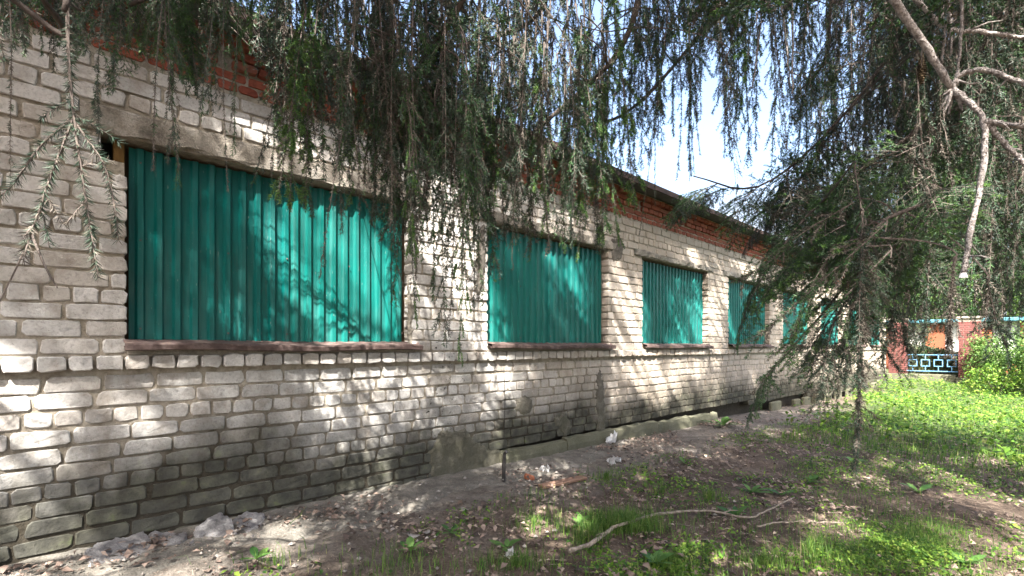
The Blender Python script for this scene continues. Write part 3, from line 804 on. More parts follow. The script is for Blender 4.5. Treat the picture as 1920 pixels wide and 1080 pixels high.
T_OLD = [strand(100 + i, 1.0, 18, 0.17, dead=0.15, green=0.3) for i in range(5)]
T_GREY = [strand(120 + i, 1.0, 16, 0.15, dead=0.42, green=0.15, spacing=0.0024, bare=0.10) for i in range(4)]
T_FRESH = [strand(140 + i, 1.0, 17, 0.16, dead=0.1, green=0.6, fresh=0.85) for i in range(3)]
T_THIN = [strand(160 + i, 1.0, 7, 0.07, dead=0.4, green=0.2) for i in range(3)]
T_DEAD = [strand(180 + i, 1.0, 15, 0.18, dead=0.9, bare=0.8, spread=(25, 75)) for i in range(4)]
T_WIDE = [strand(190 + i, 0.62, 7, 0.26, spacing=0.0024, ln=0.027, dead=0.25, spread=(18, 40)) for i in range(2)]
T_COL = [strand(195 + i, 1.0, 26, 0.10, spacing=0.0020, ln=0.024, dead=0.35, spread=(18, 45)) for i in range(2)]
F_GREEN = [fan(200 + i, fresh=0.12) for i in range(4)]
F_FRESH = [fan(220 + i, fresh=0.45, dead=0.0) for i in range(2)]
F_OLD = [fan(230 + i, fresh=0.0, dead=0.35, mat=1, droop=0.9) for i in range(3)]
F_LITE = [fan(240 + i, 0.95, 0.0080, 0.026, 0.1, 0.1, wid=0.011, dens=0.85) for i in range(3)]  # coarse sprays for the unseen crowns, needles widened to throw denser shade

def place(me, name, parent, p, direction=None, spin=0.0, scale=1.0, sz=None):
    o = link(name, me, parent)
    if direction is None:
        R = Matrix.Rotation(spin, 4, 'Z') @ Matrix.Rotation(random.gauss(0, 0.06), 4, 'X') @ Matrix.Rotation(random.gauss(0, 0.06), 4, 'Y')
    else:
        d = Vector(direction).normalized(); y = UP.cross(d)
        if y.length < 1e-3: y = Vector((0, 1, 0))
        y.normalize(); z = d.cross(y)
        R = Matrix((d, y, z)).transposed().to_4x4() @ Matrix.Rotation(spin, 4, 'X')
    S = Matrix.Diagonal((scale, scale, sz or scale, 1))
    o.matrix_basis = Matrix.Translation(Vector(p) - parent.location) @ R @ S
    return o

def instancer(name, parent, sources, pts, rots, scl):
    """uncountable crown: one object per source mesh, sprays set on points by geometry nodes"""
    pts = np.asarray(pts); rots = np.asarray(rots); scl = np.asarray(scl)
    for k, src in enumerate(sources):
        sel = np.arange(len(pts)) % len(sources) == k
        me = bpy.data.meshes.new(name); p = pts[sel] - np.array(parent.location)
        me.vertices.add(len(p)); me.vertices.foreach_set('co', p.astype(np.float32).ravel())
        a = me.attributes.new('rot', 'FLOAT_VECTOR', 'POINT'); a.data.foreach_set('vector', rots[sel].astype(np.float32).ravel())
        a = me.attributes.new('scl', 'FLOAT', 'POINT'); a.data.foreach_set('value', scl[sel].astype(np.float32))
        o = link(name, me, parent); o['kind'] = 'stuff'
        so_ = bpy.data.objects.new('spray_source', src)
        ng = bpy.data.node_groups.new('scatter', 'GeometryNodeTree')
        ng.interface.new_socket('Geometry', in_out='INPUT', socket_type='NodeSocketGeometry'); ng.interface.new_socket('Geometry', in_out='OUTPUT', socket_type='NodeSocketGeometry')
        N = ng.nodes; gi = N.new('NodeGroupInput'); go = N.new('NodeGroupOutput'); ip = N.new('GeometryNodeInstanceOnPoints'); oi = N.new('GeometryNodeObjectInfo')
        oi.inputs['Object'].default_value = so_
        r = N.new('GeometryNodeInputNamedAttribute'); r.data_type = 'FLOAT_VECTOR'; r.inputs['Name'].default_value = 'rot'
        s = N.new('GeometryNodeInputNamedAttribute'); s.data_type = 'FLOAT'; s.inputs['Name'].default_value = 'scl'
        e2r = N.new('FunctionNodeEulerToRotation')
        L = ng.links; L.new(gi.outputs[0], ip.inputs['Points']); L.new(oi.outputs['Geometry'], ip.inputs['Instance'])
        L.new(r.outputs['Attribute'], e2r.inputs[0]); L.new(e2r.outputs[0], ip.inputs['Rotation']); L.new(s.outputs['Attribute'], ip.inputs['Scale']); L.new(ip.outputs[0], go.inputs[0])
        md = o.modifiers.new('scatter', 'NODES'); md.node_group = ng

def spruce(label, base, H, seed):
    z0 = float(g(base[0], base[1])) - 0.05
    t = thing('spruce_tree', label, 'tree', (base[0], base[1], z0))
    mb = MB(); n = 24; r = np.random.default_rng(seed)
    pts = [(0.05 * math.sin(i * 0.5), 0.05 * math.cos(i * 0.4) - 0.05, H * i / (n - 1)) for i in range(n)]
    rad = [0.24 * (1 - i / n) ** 0.85 + 0.012 + (0.09 * math.exp(-i * 1.3)) for i in range(n)]
    mb.tube(pts, rad, 12); mb.obj('trunk', [M['bark']], t, smooth=True)
    return t
SU = np.array(TO_SUN.cross(UP).normalized()); SV = np.array(TO_SUN.cross(Vector(SU)).normalized())
def gap(q):
    """openings in the boughs through which the sun reaches the wall"""
    a, b_ = float(q @ SU), float(q @ SV); return 0.8 * fbm(a * 1.15 + 3.1, b_ * 1.15 + 1.7) + 0.5 * fbm(a * 3.2, b_ * 3.2, 4.0)
def crown(t, H, zlow, rmax, seed, keep, step=0.5, per=6, thr=0.10):
    """whorls of limbs with sprays, as far as 'keep' allows"""
    r = np.random.default_rng(seed); base = np.array(t.location); mb = MB(); P_, R_, S_ = [], [], []
    z = zlow
    while z < H - 0.4:
        L0 = rmax * (1 - z / H) ** 0.75 + 0.25
        for k in range(per):
            az = r.random() * 6.283; L = L0 * r.uniform(0.7, 1.1); d = np.array((math.cos(az), math.sin(az)))
            m = max(3, int(L / 0.33)); pts = []
            zz = z + r.uniform(-0.2, 0.2)
            for i in range(m + 1):
                u = i / m; pts.append(base + np.array((*(d * L * u), zz + 0.10 * L * math.sin(u * 3.0) - 0.28 * L * u * u)))
            pts = np.array(pts); ok = keep(pts)
            # stop the limb where it would leave the kept part of the crown
            last = m
            for i in range(1, m + 1):
                if not ok[i]: last = i - 1; break
            if last < 2: continue
            pts = pts[:last + 1]
            mb.tube(pts - base, np.linspace(0.012 + 0.008 * L, 0.005, len(pts)), 5)
            for i in range(1, len(pts)):
                if i / m < 0.18: continue
                for sgn in (1, -1, 1, -1, 0):
                    a = az + sgn * r.uniform(0.35, 1.0); q = pts[i] + r.normal(0, 0.10, 3)
                    if gap(q) < thr: continue
                    P_.append(q); R_.append((r.normal(0, 0.25), r.uniform(0.15, 0.75), a)); S_.append(r.uniform(0.4, 0.75))
        z += step * r.uniform(0.8, 1.2)
    o = mb.obj('limb_wood', [M['bark']], t); o['kind'] = 'stuff'
    instancer('crown', t, F_LITE, P_, R_, S_)
    return len(P_)

def free_of_view(p):
    px, py, d = proj(p)
    return (d < 0.15) | (py < -60) | (px < -160) | (px > 2030)

# near spruce: stands just behind and right of the camera, its lower boughs hang over the picture
A_ = spruce('spruce trunk standing closest, its long grey twigs hang over the wall and first windows', (5.25, -0.75), 17.0, 1)
B_ = spruce('spruce with green boughs sweeping low over the grass in front of the brick fence', (5.0, 5.6), 18.0, 2)
C_ = spruce('spruce beyond the wall end whose twigs hang at the upper left corner', (2.9, -4.6), 15.0, 3)

def limb(t, pts, r0, r1, mat='bark', n=26, name='branch', k=7):
    c = spline(pts, n); rr = np.random.default_rng(len(t.children) + 5); c[1:-1] += rr.normal(0, 0.0018, (n - 2, 3))
    mb = MB(); c0 = c - np.array(t.location); rad = np.linspace(r0, r1, n) * rr.uniform(0.88, 1.14, n); mb.tube(c0, rad, k)
    if mat == 'pale_bark':
        for _ in range(n * 14):
            i = rr.integers(0, n - 1); u = rr.random(); p = c0[i] + (c0[i + 1] - c0[i]) * u; tg = c0[i + 1] - c0[i]; tg /= np.linalg.norm(tg) + 1e-9
            o_ = rr.normal(0, 1, 3); o_ -= (o_ @ tg) * tg; o_ /= np.linalg.norm(o_); s_ = np.cross(tg, o_); q = p + o_ * rad[i] * 0.93; w_ = 0.0022; l_ = rr.uniform(0.003, 0.006)
            mb.add([q - s_ * w_, q + s_ * w_, q + tg * w_ * 2.2, q + o_ * l_ * 0.6 + tg * l_], [(0, 1, 3), (1, 2, 3), (2, 0, 3)])
        for _ in range(max(1, n // 9)):
            i = rr.integers(3, n - 2); d_ = rr.normal(0, 1, 3) + (0, 0, -0.6); d_ /= np.linalg.norm(d_); l_ = rr.uniform(0.02, 0.10); mb.tube([c0[i], c0[i] + d_ * l_ * 0.5 + rr.normal(0, 0.004, 3), c0[i] + d_ * l_], [0.004, 0.0028, 0.0012], 5)
    return c, mb.obj(name, [M[mat]], t, smooth=True)

TA = np.array(A_.location); TB = np.array(B_.location); TC = np.array(C_.location)
def at(t, h): return Vector((t.location.x, t.location.y, t.location.z + h))
limbsA = [
    limb(A_, [at(A_, 4.6), P(1500, -420, 2.2), P(1240, -120, 2.4), P(1165, 90, 2.55), P(1010, 240, 2.7), P(900, 320, 2.8)], 0.022, 0.008)[0],
    limb(A_, [at(A_, 4.3), P(1150, -520, 1.7), P(900, -60, 2.0), P(830, 60, 2.1), P(760, 150, 2.15), P(690, 190, 2.2)], 0.020, 0.007)[0],
    limb(A_, [at(A_, 3.9), P(900, -640, 1.5), P(560, -200, 1.6), P(380, -60, 1.55), P(240, 10, 1.5)], 0.019, 0.006)[0],
    limb(A_, [at(A_, 5.2), P(1500, -300, 3.0), P(1370, -20, 3.2), P(1190, 200, 3.4), P(1060, 240, 3.5)], 0.020, 0.007)[0],
    limb(A_, [at(A_, 5.0), P(1620, -200, 2.9), P(1560, 0, 3.0), P(1548, 110, 3.05), P(1500, 170, 3.1)], 0.020, 0.006)[0],
    limb(A_, [at(A_, 3.6), P(700, -700, 1.2), P(330, -300, 1.15), P(150, -100, 1.05), P(120, 20, 1.0)], 0.017, 0.005)[0],
    limb(A_, [at(A_, 4.8), P(1300, -400, 2.6), P(1060, -60, 2.9), P(960, 60, 3.0), P(640, 120, 3.0), P(540, 160, 3.0)], 0.019, 0.006)[0],
]
limbsB = [
    limb(B_, [at(B_, 3.5), P(1960, -40, 3.2), P(1780, 190, 2.9), P(1600, 330, 2.7), P(1500, 420, 2.6), P(1430, 520, 2.5)], 0.017, 0.004)[0],
    limb(B_, [at(B_, 3.0), P(1940, 200, 3.2), P(1760, 350, 2.9), P(1640, 470, 2.75), P(1540, 590, 2.65), P(1450, 690, 2.6)], 0.015, 0.004)[0],
    limb(B_, [at(B_, 4.1), P(1900, -200, 3.4), P(1700, 60, 3.2), P(1560, 240, 3.1), P(1420, 350, 3.05), P(1300, 330, 3.1)], 0.015, 0.004)[0],
    limb(B_, [at(B_, 2.7), P(1930, 330, 3.6), P(1800, 430, 3.3), P(1690, 560, 3.2), P(1640, 640, 3.15)], 0.014, 0.004)[0],
    limb(B_, [at(B_, 3.3), P(1960, 180, 4.0), P(1860, 300, 3.8), P(1760, 400, 3.7), P(1640, 450, 3.7)], 0.014, 0.004)[0],
    limb(B_, [at(B_, 3.2), P(1900, 330, 2.9), P(1740, 380, 2.4), P(1650, 420, 2.2), P(1612, 500, 2.1), P(1608, 640, 2.1)], 0.014, 0.004)[0],
]
# the bare pale limb at the right edge and its forks
fork = P(1785, 165, 1.75)
limb(A_, [at(A_, 3.4), P(1640, -330, 1.6), P(1655, -60, 1.7), P(1690, 20, 1.72), P(1740, 95, 1.74), fork], 0.0165, 0.0105, 'pale_bark')
c_, lo_ = limb(A_, [fork, P(1815, 190, 1.72), P(1845, 230, 1.7), P(1842, 320, 1.7), P(1822, 430, 1.7), P(1806, 512, 1.7)], 0.0098, 0.0085, 'pale_bark')
mb = MB(); e0 = np.array(c_[-1]); mb.tube([e0 - TA, e0 + np.array((0, 0, -0.016)) - TA], [0.0088, 0.0125], 9); mb.obj('sawn_tip', [M['sawn']], A_)
limb(A_, [fork, P(1800, 140, 1.74), P(1840, 132, 1.7), P(1890, 145, 1.66), P(1935, 165, 1.62)], 0.0085, 0.0065, 'pale_bark')
limb(A_, [P(1845, 228, 1.7), P(1880, 232, 1.68), P(1935, 240, 1.66)], 0.009, 0.007, 'pale_bark')
limb(A_, [P(1848, 232, 1.7), P(1885, 270, 1.69), P(1930, 315, 1.66)], 0.009, 0.006, 'pale_bark')
limb(A_, [P(1700, -20, 1.95), P(1770, 50, 1.95), P(1840, 60, 1.9), P(1935, 72, 1.85)], 0.0085, 0.007, 'pale_bark')
for (x0, x1, y1, d) in ((1762, 1768, 118, 1.9), (1775, 1782, 105, 1.92), (1430, 1410, 165, 2.4), (1480, 1485, 175, 2.3), (1455, 1482, 165, 2.5), (1800, 1795, 160, 1.76)):
    limb(A_, [P(x0, -60, d), P((x0 + x1) / 2 + 4, y1 * 0.4, d), P(x1, y1, d)], 0.0055, 0.003, 'pale_bark', 14)
# sawn-off stub cluster where the limb forks
mb = MB()
for q in range(9):
    a = random.uniform(0, 6.28); p0 = np.array(fork) - TA; d = np.array((math.cos(a) * 0.03, math.sin(a) * 0.03, random.uniform(-0.09, -0.02)))
    mb.tube([p0, p0 + d * 0.6 + np.array((0.004, 0, 0)), p0 + d], [0.007, 0.005, 0.002], 5)
mb.obj('stub', [M['pale_bark']], A_)
# one hanging cone
cp = np.array(P(1728, 105, 2.2)) - TA; mb = MB()
for k in range(13):
    for j in range(8):
        a = j * 0.785 + k * 0.39; u = k / 12; rr = 0.017 * math.sin(0.35 + u * 2.5); c0 = cp + np.array((0, 0, -0.11 * u))
        o_ = np.array((math.cos(a), math.sin(a), 0)); s_ = np.array((-math.sin(a), math.cos(a), 0))
        mb.add([c0 + o_ * rr * 0.5 - s_ * 0.006, c0 + o_ * rr * 0.5 + s_ * 0.006, c0 + o_ * rr * 1.15 + s_ * 0.004 + (0, 0, -0.012), c0 + o_ * rr * 1.15 - s_ * 0.004 + (0, 0, -0.012)], [(0, 1, 2, 3)])
mb.tube([cp + (0, 0, 0.03), cp, cp + (0, 0, -0.11)], [0.003, 0.008, 0.004], 6); mb.obj('cone', [M['cone']], A_)

hung = {A_.name: [], B_.name: [], C_.name: []}
def bespoke(t, paths, ln, spacing, sides=2, n=22, seed=77, side=(0.03, 0.09), old=1, p_side=0.55, wid=0.0025):
    """a twig whose course one can follow: each path is its wood, clothed with needles along the given share"""
    tw = Twig(seed)
    for k, (px_, bare_) in enumerate(paths):
        c = spline([P(*q) for q in px_], n) - np.array(t.location); tw.stem(c, 0.0042 if k == 0 else 0.0026, 0.0012, 5)
        m = int(n * bare_)
        if m > 3:
            tw.needles(c[:m], spacing, ln, old, 0.0, wid); tw.needles(c[:m], spacing * 2.2, ln * 0.9, 2, 0.0, wid)
            for u in range(2, m - 1):
                if k < sides and tw.r.random() < p_side:
                    d = (c[u + 1] - c[u]); d /= np.linalg.norm(d); sp = shoot(tw, c[u], d + tw.r.normal(0, 0.5, 3), tw.r.uniform(*side), 0.4); tw.stem(sp, 0.0013, 0.0006); tw.needles(sp, spacing * 1.2, ln * 0.9, old if tw.r.random() < 0.7 else 2, 0.0, wid)
    o = link('drooping_twig', tw.finish('drooping_twig', NM), t); hung[t.name].append(np.array(P(*paths[0][0][0]))); return o
def hang(t, x, ytip, d, kinds, scale=None, sz=None):
    """hang a twig so that its tip ends about there"""
    me = random.choice(kinds); s = scale or random.uniform(0.75, 1.15); szz = sz or s
    L = 1.0 if me not in T_WIDE else 0.62
    tip = P(x, ytip, d); top = tip + UP * L * szz
    place(me, 'drooping_twig', t, top, None, random.uniform(0, 6.28), s, szz); hung[t.name].append(np.array(top))
mass = {A_.name: [], B_.name: [], C_.name: []}
def fill(t, n, x0, x1, ya, yb, d0, d1, sc=(0.8, 1.2), bias=1.0):
    """uncountable hanging twigs behind the ones one can pick out"""
    for i in range(n):
        x = x0 + (x1 - x0) * (i + random.random()) / n; d = random.uniform(d0, d1); s = random.uniform(*sc)
        mass[t.name].append((P(x, ya + (yb - ya) * random.random() ** bias, d) + UP * s, s))
def zone(t, n, x0, x1, ya, yb, d0, d1, kinds, bias=1.0, sc=(0.75, 1.15)):
    for i in range(n):
        x = x0 + (x1 - x0) * (i + random.random()) / n; u = random.random() ** bias
        hang(t, x, ya + (yb - ya) * u, random.uniform(d0, d1), kinds, random.uniform(*sc))
OLDG = T_OLD + T_GREY
# upper left: dark tufts along the top edge, and the long twigs in front of the plain wall
zone(C_, 17, -40, 250, 40, 128, 1.3, 2.0, T_OLD, 0.8)
bespoke(C_, [([(128, -60, 1.03), (128, 90, 1.02), (140, 230, 1.0), (165, 400, 1.0), (184, 520, 1.0)], 1.0),
             ([(136, 225, 1.0), (95, 330, 0.97), (52, 455, 0.96), (0, 565, 0.95)], 0.74), ([(145, 235, 1.0), (195, 310, 1.0), (215, 390, 1.0), (222, 450, 1.0)], 1.0),
             ([(130, 225, 1.0), (75, 275, 0.98), (20, 350, 0.97), (-40, 400, 0.96)], 1.0), ([(60, 440, 0.96), (85, 500, 0.96), (108, 540, 0.96)], 0.1)], 0.021, 0.0010, p_side=0.3, wid=0.0016)
hang(C_, 12, 330, 1.15, T_THIN, 0.5, 0.5); hang(C_, 205, 290, 1.25, T_OLD, 0.5, 0.6)
for (x, y, d, kd, s, z) in ((283, 300, 1.35, T_GREY, 0.6, 0.95), (297, 345, 1.4, T_OLD, 0.55, 0.95), (326, 330, 1.4, T_THIN, 0.6, 0.8), (262, 210, 1.5, T_OLD, 0.7, 0.9),
                            (421, 235, 1.5, T_GREY, 0.6, 0.9), (425, 372, 1.5, T_THIN, 0.5, 0.85), (456, 285, 1.5, T_OLD, 0.5, 0.9), (478, 230, 1.6, T_OLD, 0.6, 0.9),
                            (350, 190, 1.5, T_OLD, 0.8, 0.9), (335, 150, 1.6, T_FRESH, 0.8, 0.8), (385, 130, 1.7, T_OLD, 0.8, 0.8)):
    hang(A_, x, y, d, kd, s, z)
zone(A_, 13, 240, 520, 60, 170, 1.5, 2.2, T_OLD + T_FRESH[:1], 0.8)
# over the first window and the pier beside it
zone(A_, 28, 510, 730, 190, 410, 1.7, 2.5, OLDG + T_FRESH, 1.1)
for (x, y, d) in ((545, 395, 1.8), (572, 410, 1.8), (598, 385, 1.85), (633, 445, 1.9), (648, 405, 2.0), (700, 420, 2.0)):
    hang(A_, x, y, d, T_FRESH if x < 610 else OLDG, 0.75)
hang(A_, 668, 545, 1.8, T_THIN, 0.8, 1.0); hang(A_, 767, 597, 1.9, T_FRESH, 0.5, 1.1); hang(A_, 740, 440, 1.9, T_GREY, 0.8)
zone(A_, 38, 700, 905, 370, 590, 1.8, 2.6, OLDG, 1.2, (0.8, 1.2))
hang(A_, 830, 655, 2.0, T_OLD, 0.8, 1.1); hang(A_, 858, 630, 2.0, T_GREY, 0.8, 1.1); hang(A_, 885, 676, 2.05, T_FRESH, 0.55, 1.1); hang(A_, 815, 560, 2.0, T_OLD, 0.8)
zone(A_, 40, 890, 1145, 330, 490, 2.0, 3.0, OLDG + T_FRESH[:2], 0.9, (0.85, 1.2))
hang(A_, 975, 505, 2.2, T_GREY, 0.5, 0.9); hang(A_, 1085, 480, 2.4, T_FRESH, 0.7, 0.9); hang(A_, 1118, 470, 2.4, T_FRESH, 0.6, 0.8); hang(A_, 1060, 460, 2.3, T_OLD, 0.8)
# against the sky
zone(A_, 15, 1140, 1290, 200, 400, 2.4, 3.2, T_OLD + T_THIN, 1.3)
zone(A_, 26, 1270, 1500, 70, 330, 2.3, 3.4, T_OLD + T_THIN + T_DEAD[:1] + T_FRESH[:1], 1.3)
zone(A_, 9, 1190, 1430, 215, 345, 2.6, 3.4, T_OLD + T_THIN)
zone(A_, 34, 560, 1520, 0, 200, 2.2, 3.6, OLDG + T_FRESH[:1], 0.9)
for (x, y, d) in ((1362, 460, 2.3), (1215, 385, 2.6), (1242, 435, 2.6), (1290, 335, 2.8), (1320, 345, 2.7), (1455, 330, 2.2)):
    hang(A_, x, y, d, T_THIN if x != 1362 else T_DEAD, 0.5, 0.9)

def dress(t, c, kinds, n, u0=0.25, down=(0.15, 0.6), sc=(0.6, 1.0)):
    m = len(c)
    for i in range(n):
        u = u0 + (1 - u0) * (i + random.random()) / n; k = min(int(u * (m - 1)), m - 2); p = Vector(c[k]); tg = (Vector(c[k + 1]) - p).normalized()
        sgn = 1 if i % 2 else -1; sd = UP.cross(tg).normalized(); d = tg * random.uniform(0.5, 0.9) + sd * sgn * random.uniform(0.2, 0.9) - UP * random.uniform(*down)
        place(random.choice(kinds), 'spray', t, p, d, random.gauss(0, 0.3), random.uniform(*sc) * (1.1 - 0.35 * u))
for c_ in limbsA[:5]: dress(A_, c_, F_GREEN + F_FRESH + F_OLD[:1], 9, 0.55, (0.5, 1.3), (0.35, 0.6))
# right-hand spruce: layered green sprays along its boughs
GR = F_GREEN + F_FRESH[:1] + F_OLD[:1]
dress(B_, limbsB[0], GR, 15, 0.2, (0.1, 0.45)); dress(B_, limbsB[1], GR, 7, 0.2, (0.1, 0.4), (0.5, 0.8)); dress(B_, limbsB[2], F_GREEN + F_OLD, 17, 0.2); dress(B_, limbsB[3], F_OLD + F_GREEN[:2], 4, 0.2, (0.15, 0.5), (0.5, 0.8))
dress(B_, limbsB[4], F_OLD + F_GREEN, 12); dress(B_, limbsB[5], F_OLD + F_GREEN[:2], 6, 0.3, (0.8, 1.4), (0.4, 0.6))
for p_, d_ in (((1640, 375), (-0.3, 0.2)), ((1560, 400), (-0.3, 0.2)), ((1660, 420), (-0.3, 0.1)), ((1540, 540), (-0.3, 0.1)), ((1600, 440), (0.2, -0.2)), ((1700, 480), (-0.5, 0)), ((1560, 600), (-0.4, 0.1))):
    place(F_FRESH[0], 'spray', B_, P(*p_, 2.3), -RIGHT * 0.5 - UP * 0.6 + VIEW * d_[1], 0.2, 0.45)
def layer(t, n, poly, d0, d1, kinds, sc):
    """sprays at the ends of the boughs, sweeping forward and down"""
    k = 0
    while k < n:
        x = random.uniform(min(p[0] for p in poly), max(p[0] for p in poly)); y = random.uniform(min(p[1] for p in poly), max(p[1] for p in poly)); ins = False
        for (xa, ya), (xb, yb) in zip(poly, poly[1:] + poly[:1]):
            if (ya > y) != (yb > y) and x < xa + (y - ya) * (xb - xa) / (yb - ya): ins = not ins
        if not ins: continue
        p = P(x, y, random.uniform(d0, d1)); d = -RIGHT * random.uniform(0.3, 1.0) - UP * random.uniform(0.25, 0.7) - VIEW * random.uniform(-0.5, 0.7)
        place(random.choice(kinds), 'spray', t, p, d, random.gauss(0, 0.75), random.uniform(*sc)); hung[t.name].append(np.array(p)); k += 1
layer(B_, 40, [(1590, 330), (1740, 230), (1790, 470), (1640, 480), (1550, 470)], 2.4, 3.2, F_GREEN + F_FRESH, (0.55, 0.95))
layer(B_, 7, [(1600, 470), (1720, 440), (1720, 560), (1560, 600)], 2.3, 2.9, F_GREEN + F_OLD[:1], (0.5, 0.8))
layer(B_, 10, [(1440, 310), (1580, 200), (1620, 330), (1500, 390)], 2.9, 3.4, F_GREEN + F_OLD[:1], (0.5, 0.8))
fill(B_, 16, 1660, 1790, 560, 640, 3.0, 4.4, (0.8, 1.2))
# its long twig that reaches nearly to the ground
for (x, y, d, kd, s, z) in ((1602, 660, 2.15, T_OLD, 0.8, 0.8),
                            
                            (1725, 660, 2.8, T_GREY, 0.6, 0.9), (1750, 640, 2.8, T_OLD, 0.6, 0.9), (1785, 640, 2.7, T_GREY, 0.7, 0.9)):
    hang(B_, x, y, d, kd, s, z)
bespoke(B_, [([(1618, 400, 2.08), (1612, 560, 2.06), (1610, 720, 2.05), (1604, 885, 2.05)], 1.0)], 0.021, 0.0011, 1, 40, 78, (0.04, 0.10), 1, 1.0)
bespoke(B_, [([(1622, 420, 2.1), (1616, 560, 2.08), (1614, 700, 2.07), (1608, 830, 2.06)], 1.0)], 0.021, 0.0013, 1, 34, 79, (0.05, 0.13), 2, 0.9)
for k, (pt, o_) in enumerate((([(1660, 420), (1560, 510), (1480, 580), (1415, 640)], 4), ([(1670, 470), (1570, 570), (1495, 640), (1430, 715)], 4), ([(1620, 520), (1565, 600), (1547, 680), (1538, 748)], 1), ([(1612, 520), (1590, 620), (1584, 728)], 1),
                         ([(1690, 500), (1672, 600), (1652, 690)], 1), ([(1745, 450), (1738, 560), (1730, 655)], 1), ([(1790, 480), (1782, 580), (1778, 650)], 2), ([(1850, 520), (1868, 600), (1888, 650)], 1), ([(1600, 380), (1500, 440), (1430, 500), (1370, 530)], 4), ([(1560, 470), (1510, 560), (1480, 660)], 4),
                         ([(1630, 560), (1690, 600), (1700, 660)], 1), ([(1600, 600), (1650, 640), (1690, 700)], 1))):
    dd = 2.0 + 0.09 * (k % 6); bespoke(B_, [([(x, y, dd) for x, y in pt], 1.0)], 0.020, 0.0013, 1, 26, 300 + k, (0.05, 0.15), o_, 0.7)
# the dense brown inside of that spruce
zone(B_, 46, 1690, 1960, 330, 640, 3.2, 4.8, T_GREY + T_DEAD[:2] + T_OLD[:2], 0.75, (0.9, 1.3))
zone(B_, 34, 1650, 1960, 120, 420, 3.4, 5.2, T_GREY + T_OLD, 0.8, (1.0, 1.4))
zone(B_, 10, 1520, 1760, 380, 540, 2.9, 3.8, T_OLD + T_GREY, 0.8, (0.7, 1.0))
zone(A_, 15, 1500, 1760, 60, 300, 2.4, 3.4, T_OLD + T_DEAD + T_FRESH[:1], 0.9)

fill(A_, 20, 560, 1100, -20, 230, 2.4, 4.2)
fill(A_, 9, 1100, 1500, -20, 160, 2.4, 4.2)
fill(A_, 18, 880, 1150, 200, 440, 2.6, 3.6)
fill(A_, 14, 520, 900, 120, 330, 2.0, 2.8)
fill(A_, 16, -40, 260, -10, 100, 1.5, 2.4)
fill(B_, 90, 1680, 2000, 380, 650, 3.6, 6.0, (1.0, 1.5), 0.7)
fill(B_, 80, 1600, 2000, 100, 430, 3.6, 6.5, (1.1, 1.6))
fill(B_, 40, 1500, 1720, 200, 480, 3.2, 4.2, (0.8, 1.2))
fill(B_, 90, 1720, 2000, 200, 640, 2.3, 3.6, (0.8, 1.2), 0.8)
fill(B_, 60, 1640, 2000, -20, 260, 2.3, 3.6, (0.8, 1.2))
fill(C_, 26, -60, 250, 0, 125, 1.2, 2.2, (0.5, 0.8), 0.7)
fill(A_, 18, 230, 560, 0, 150, 1.5, 2.4, (0.6, 0.9))
for t_, src_ in ((A_, T_OLD + T_GREY[:2]), (B_, T_GREY + T_OLD[:3]), (C_, T_OLD)):
    q_ = mass[t_.name]; hung[t_.name] += [np.array(p) for p, s_ in q_]
    instancer('hanging_foliage', t_, src_, [tuple(p) for p, s_ in q_], [(random.gauss(0, 0.06), random.gauss(0, 0.06), random.uniform(0, 6.28)) for _ in q_], [s_ for p, s_ in q_])
# thin wood that carries the twigs
def connect(t, curves):
    pts = np.concatenate(curves); mb = MB(); base = np.array(t.location)
    for top in hung[t.name]:
        dv = pts - top; dist = np.linalg.norm(dv, axis=1) + np.where(dv[:, 2] < -0.05, 0.8, 0); q = pts[dist.argmin()]
        mid = (top + q) / 2 + np.array((random.gauss(0, 0.03), random.gauss(0, 0.03), 0.01 + 0.04 * np.linalg.norm(q - top)))
        c = spline([q, mid, top + np.array((0, 0, 0.02)), top - np.array((0, 0, 0.03))], 9); mb.tube(c - base, np.linspace(0.0045, 0.0028, 9), 4)
    o = mb.obj('twig_wood', [M['twig_bark']], t); o['kind'] = 'stuff'
limbsC = [limb(C_, [at(C_, 3.6), Vector((2.7, -2.2, 4.0)), P(-60, -170, 1.5), P(80, -90, 1.5), P(200, -60, 1.5)], 0.016, 0.004)[0],
          limb(C_, [at(C_, 3.3), Vector((2.9, -2.0, 3.2)), P(-80, -90, 1.1), P(60, -40, 1.05), P(150, 20, 1.05)], 0.012, 0.003)[0]]
connect(A_, limbsA); connect(B_, limbsB); connect(C_, limbsC)
# upper crowns, outside the picture, that shade the wall
nA = crown(A_, 17.0, 3.4, 5.5, 11, free_of_view, 0.5, 7, 0.13)
nB = crown(B_, 18.0, 3.6, 4.9, 12, free_of_view, 0.5, 7, 0.05)
nC = crown(C_, 15.0, 3.4, 4.2, 13, free_of_view)
print('sprays', nA, nB, nC)

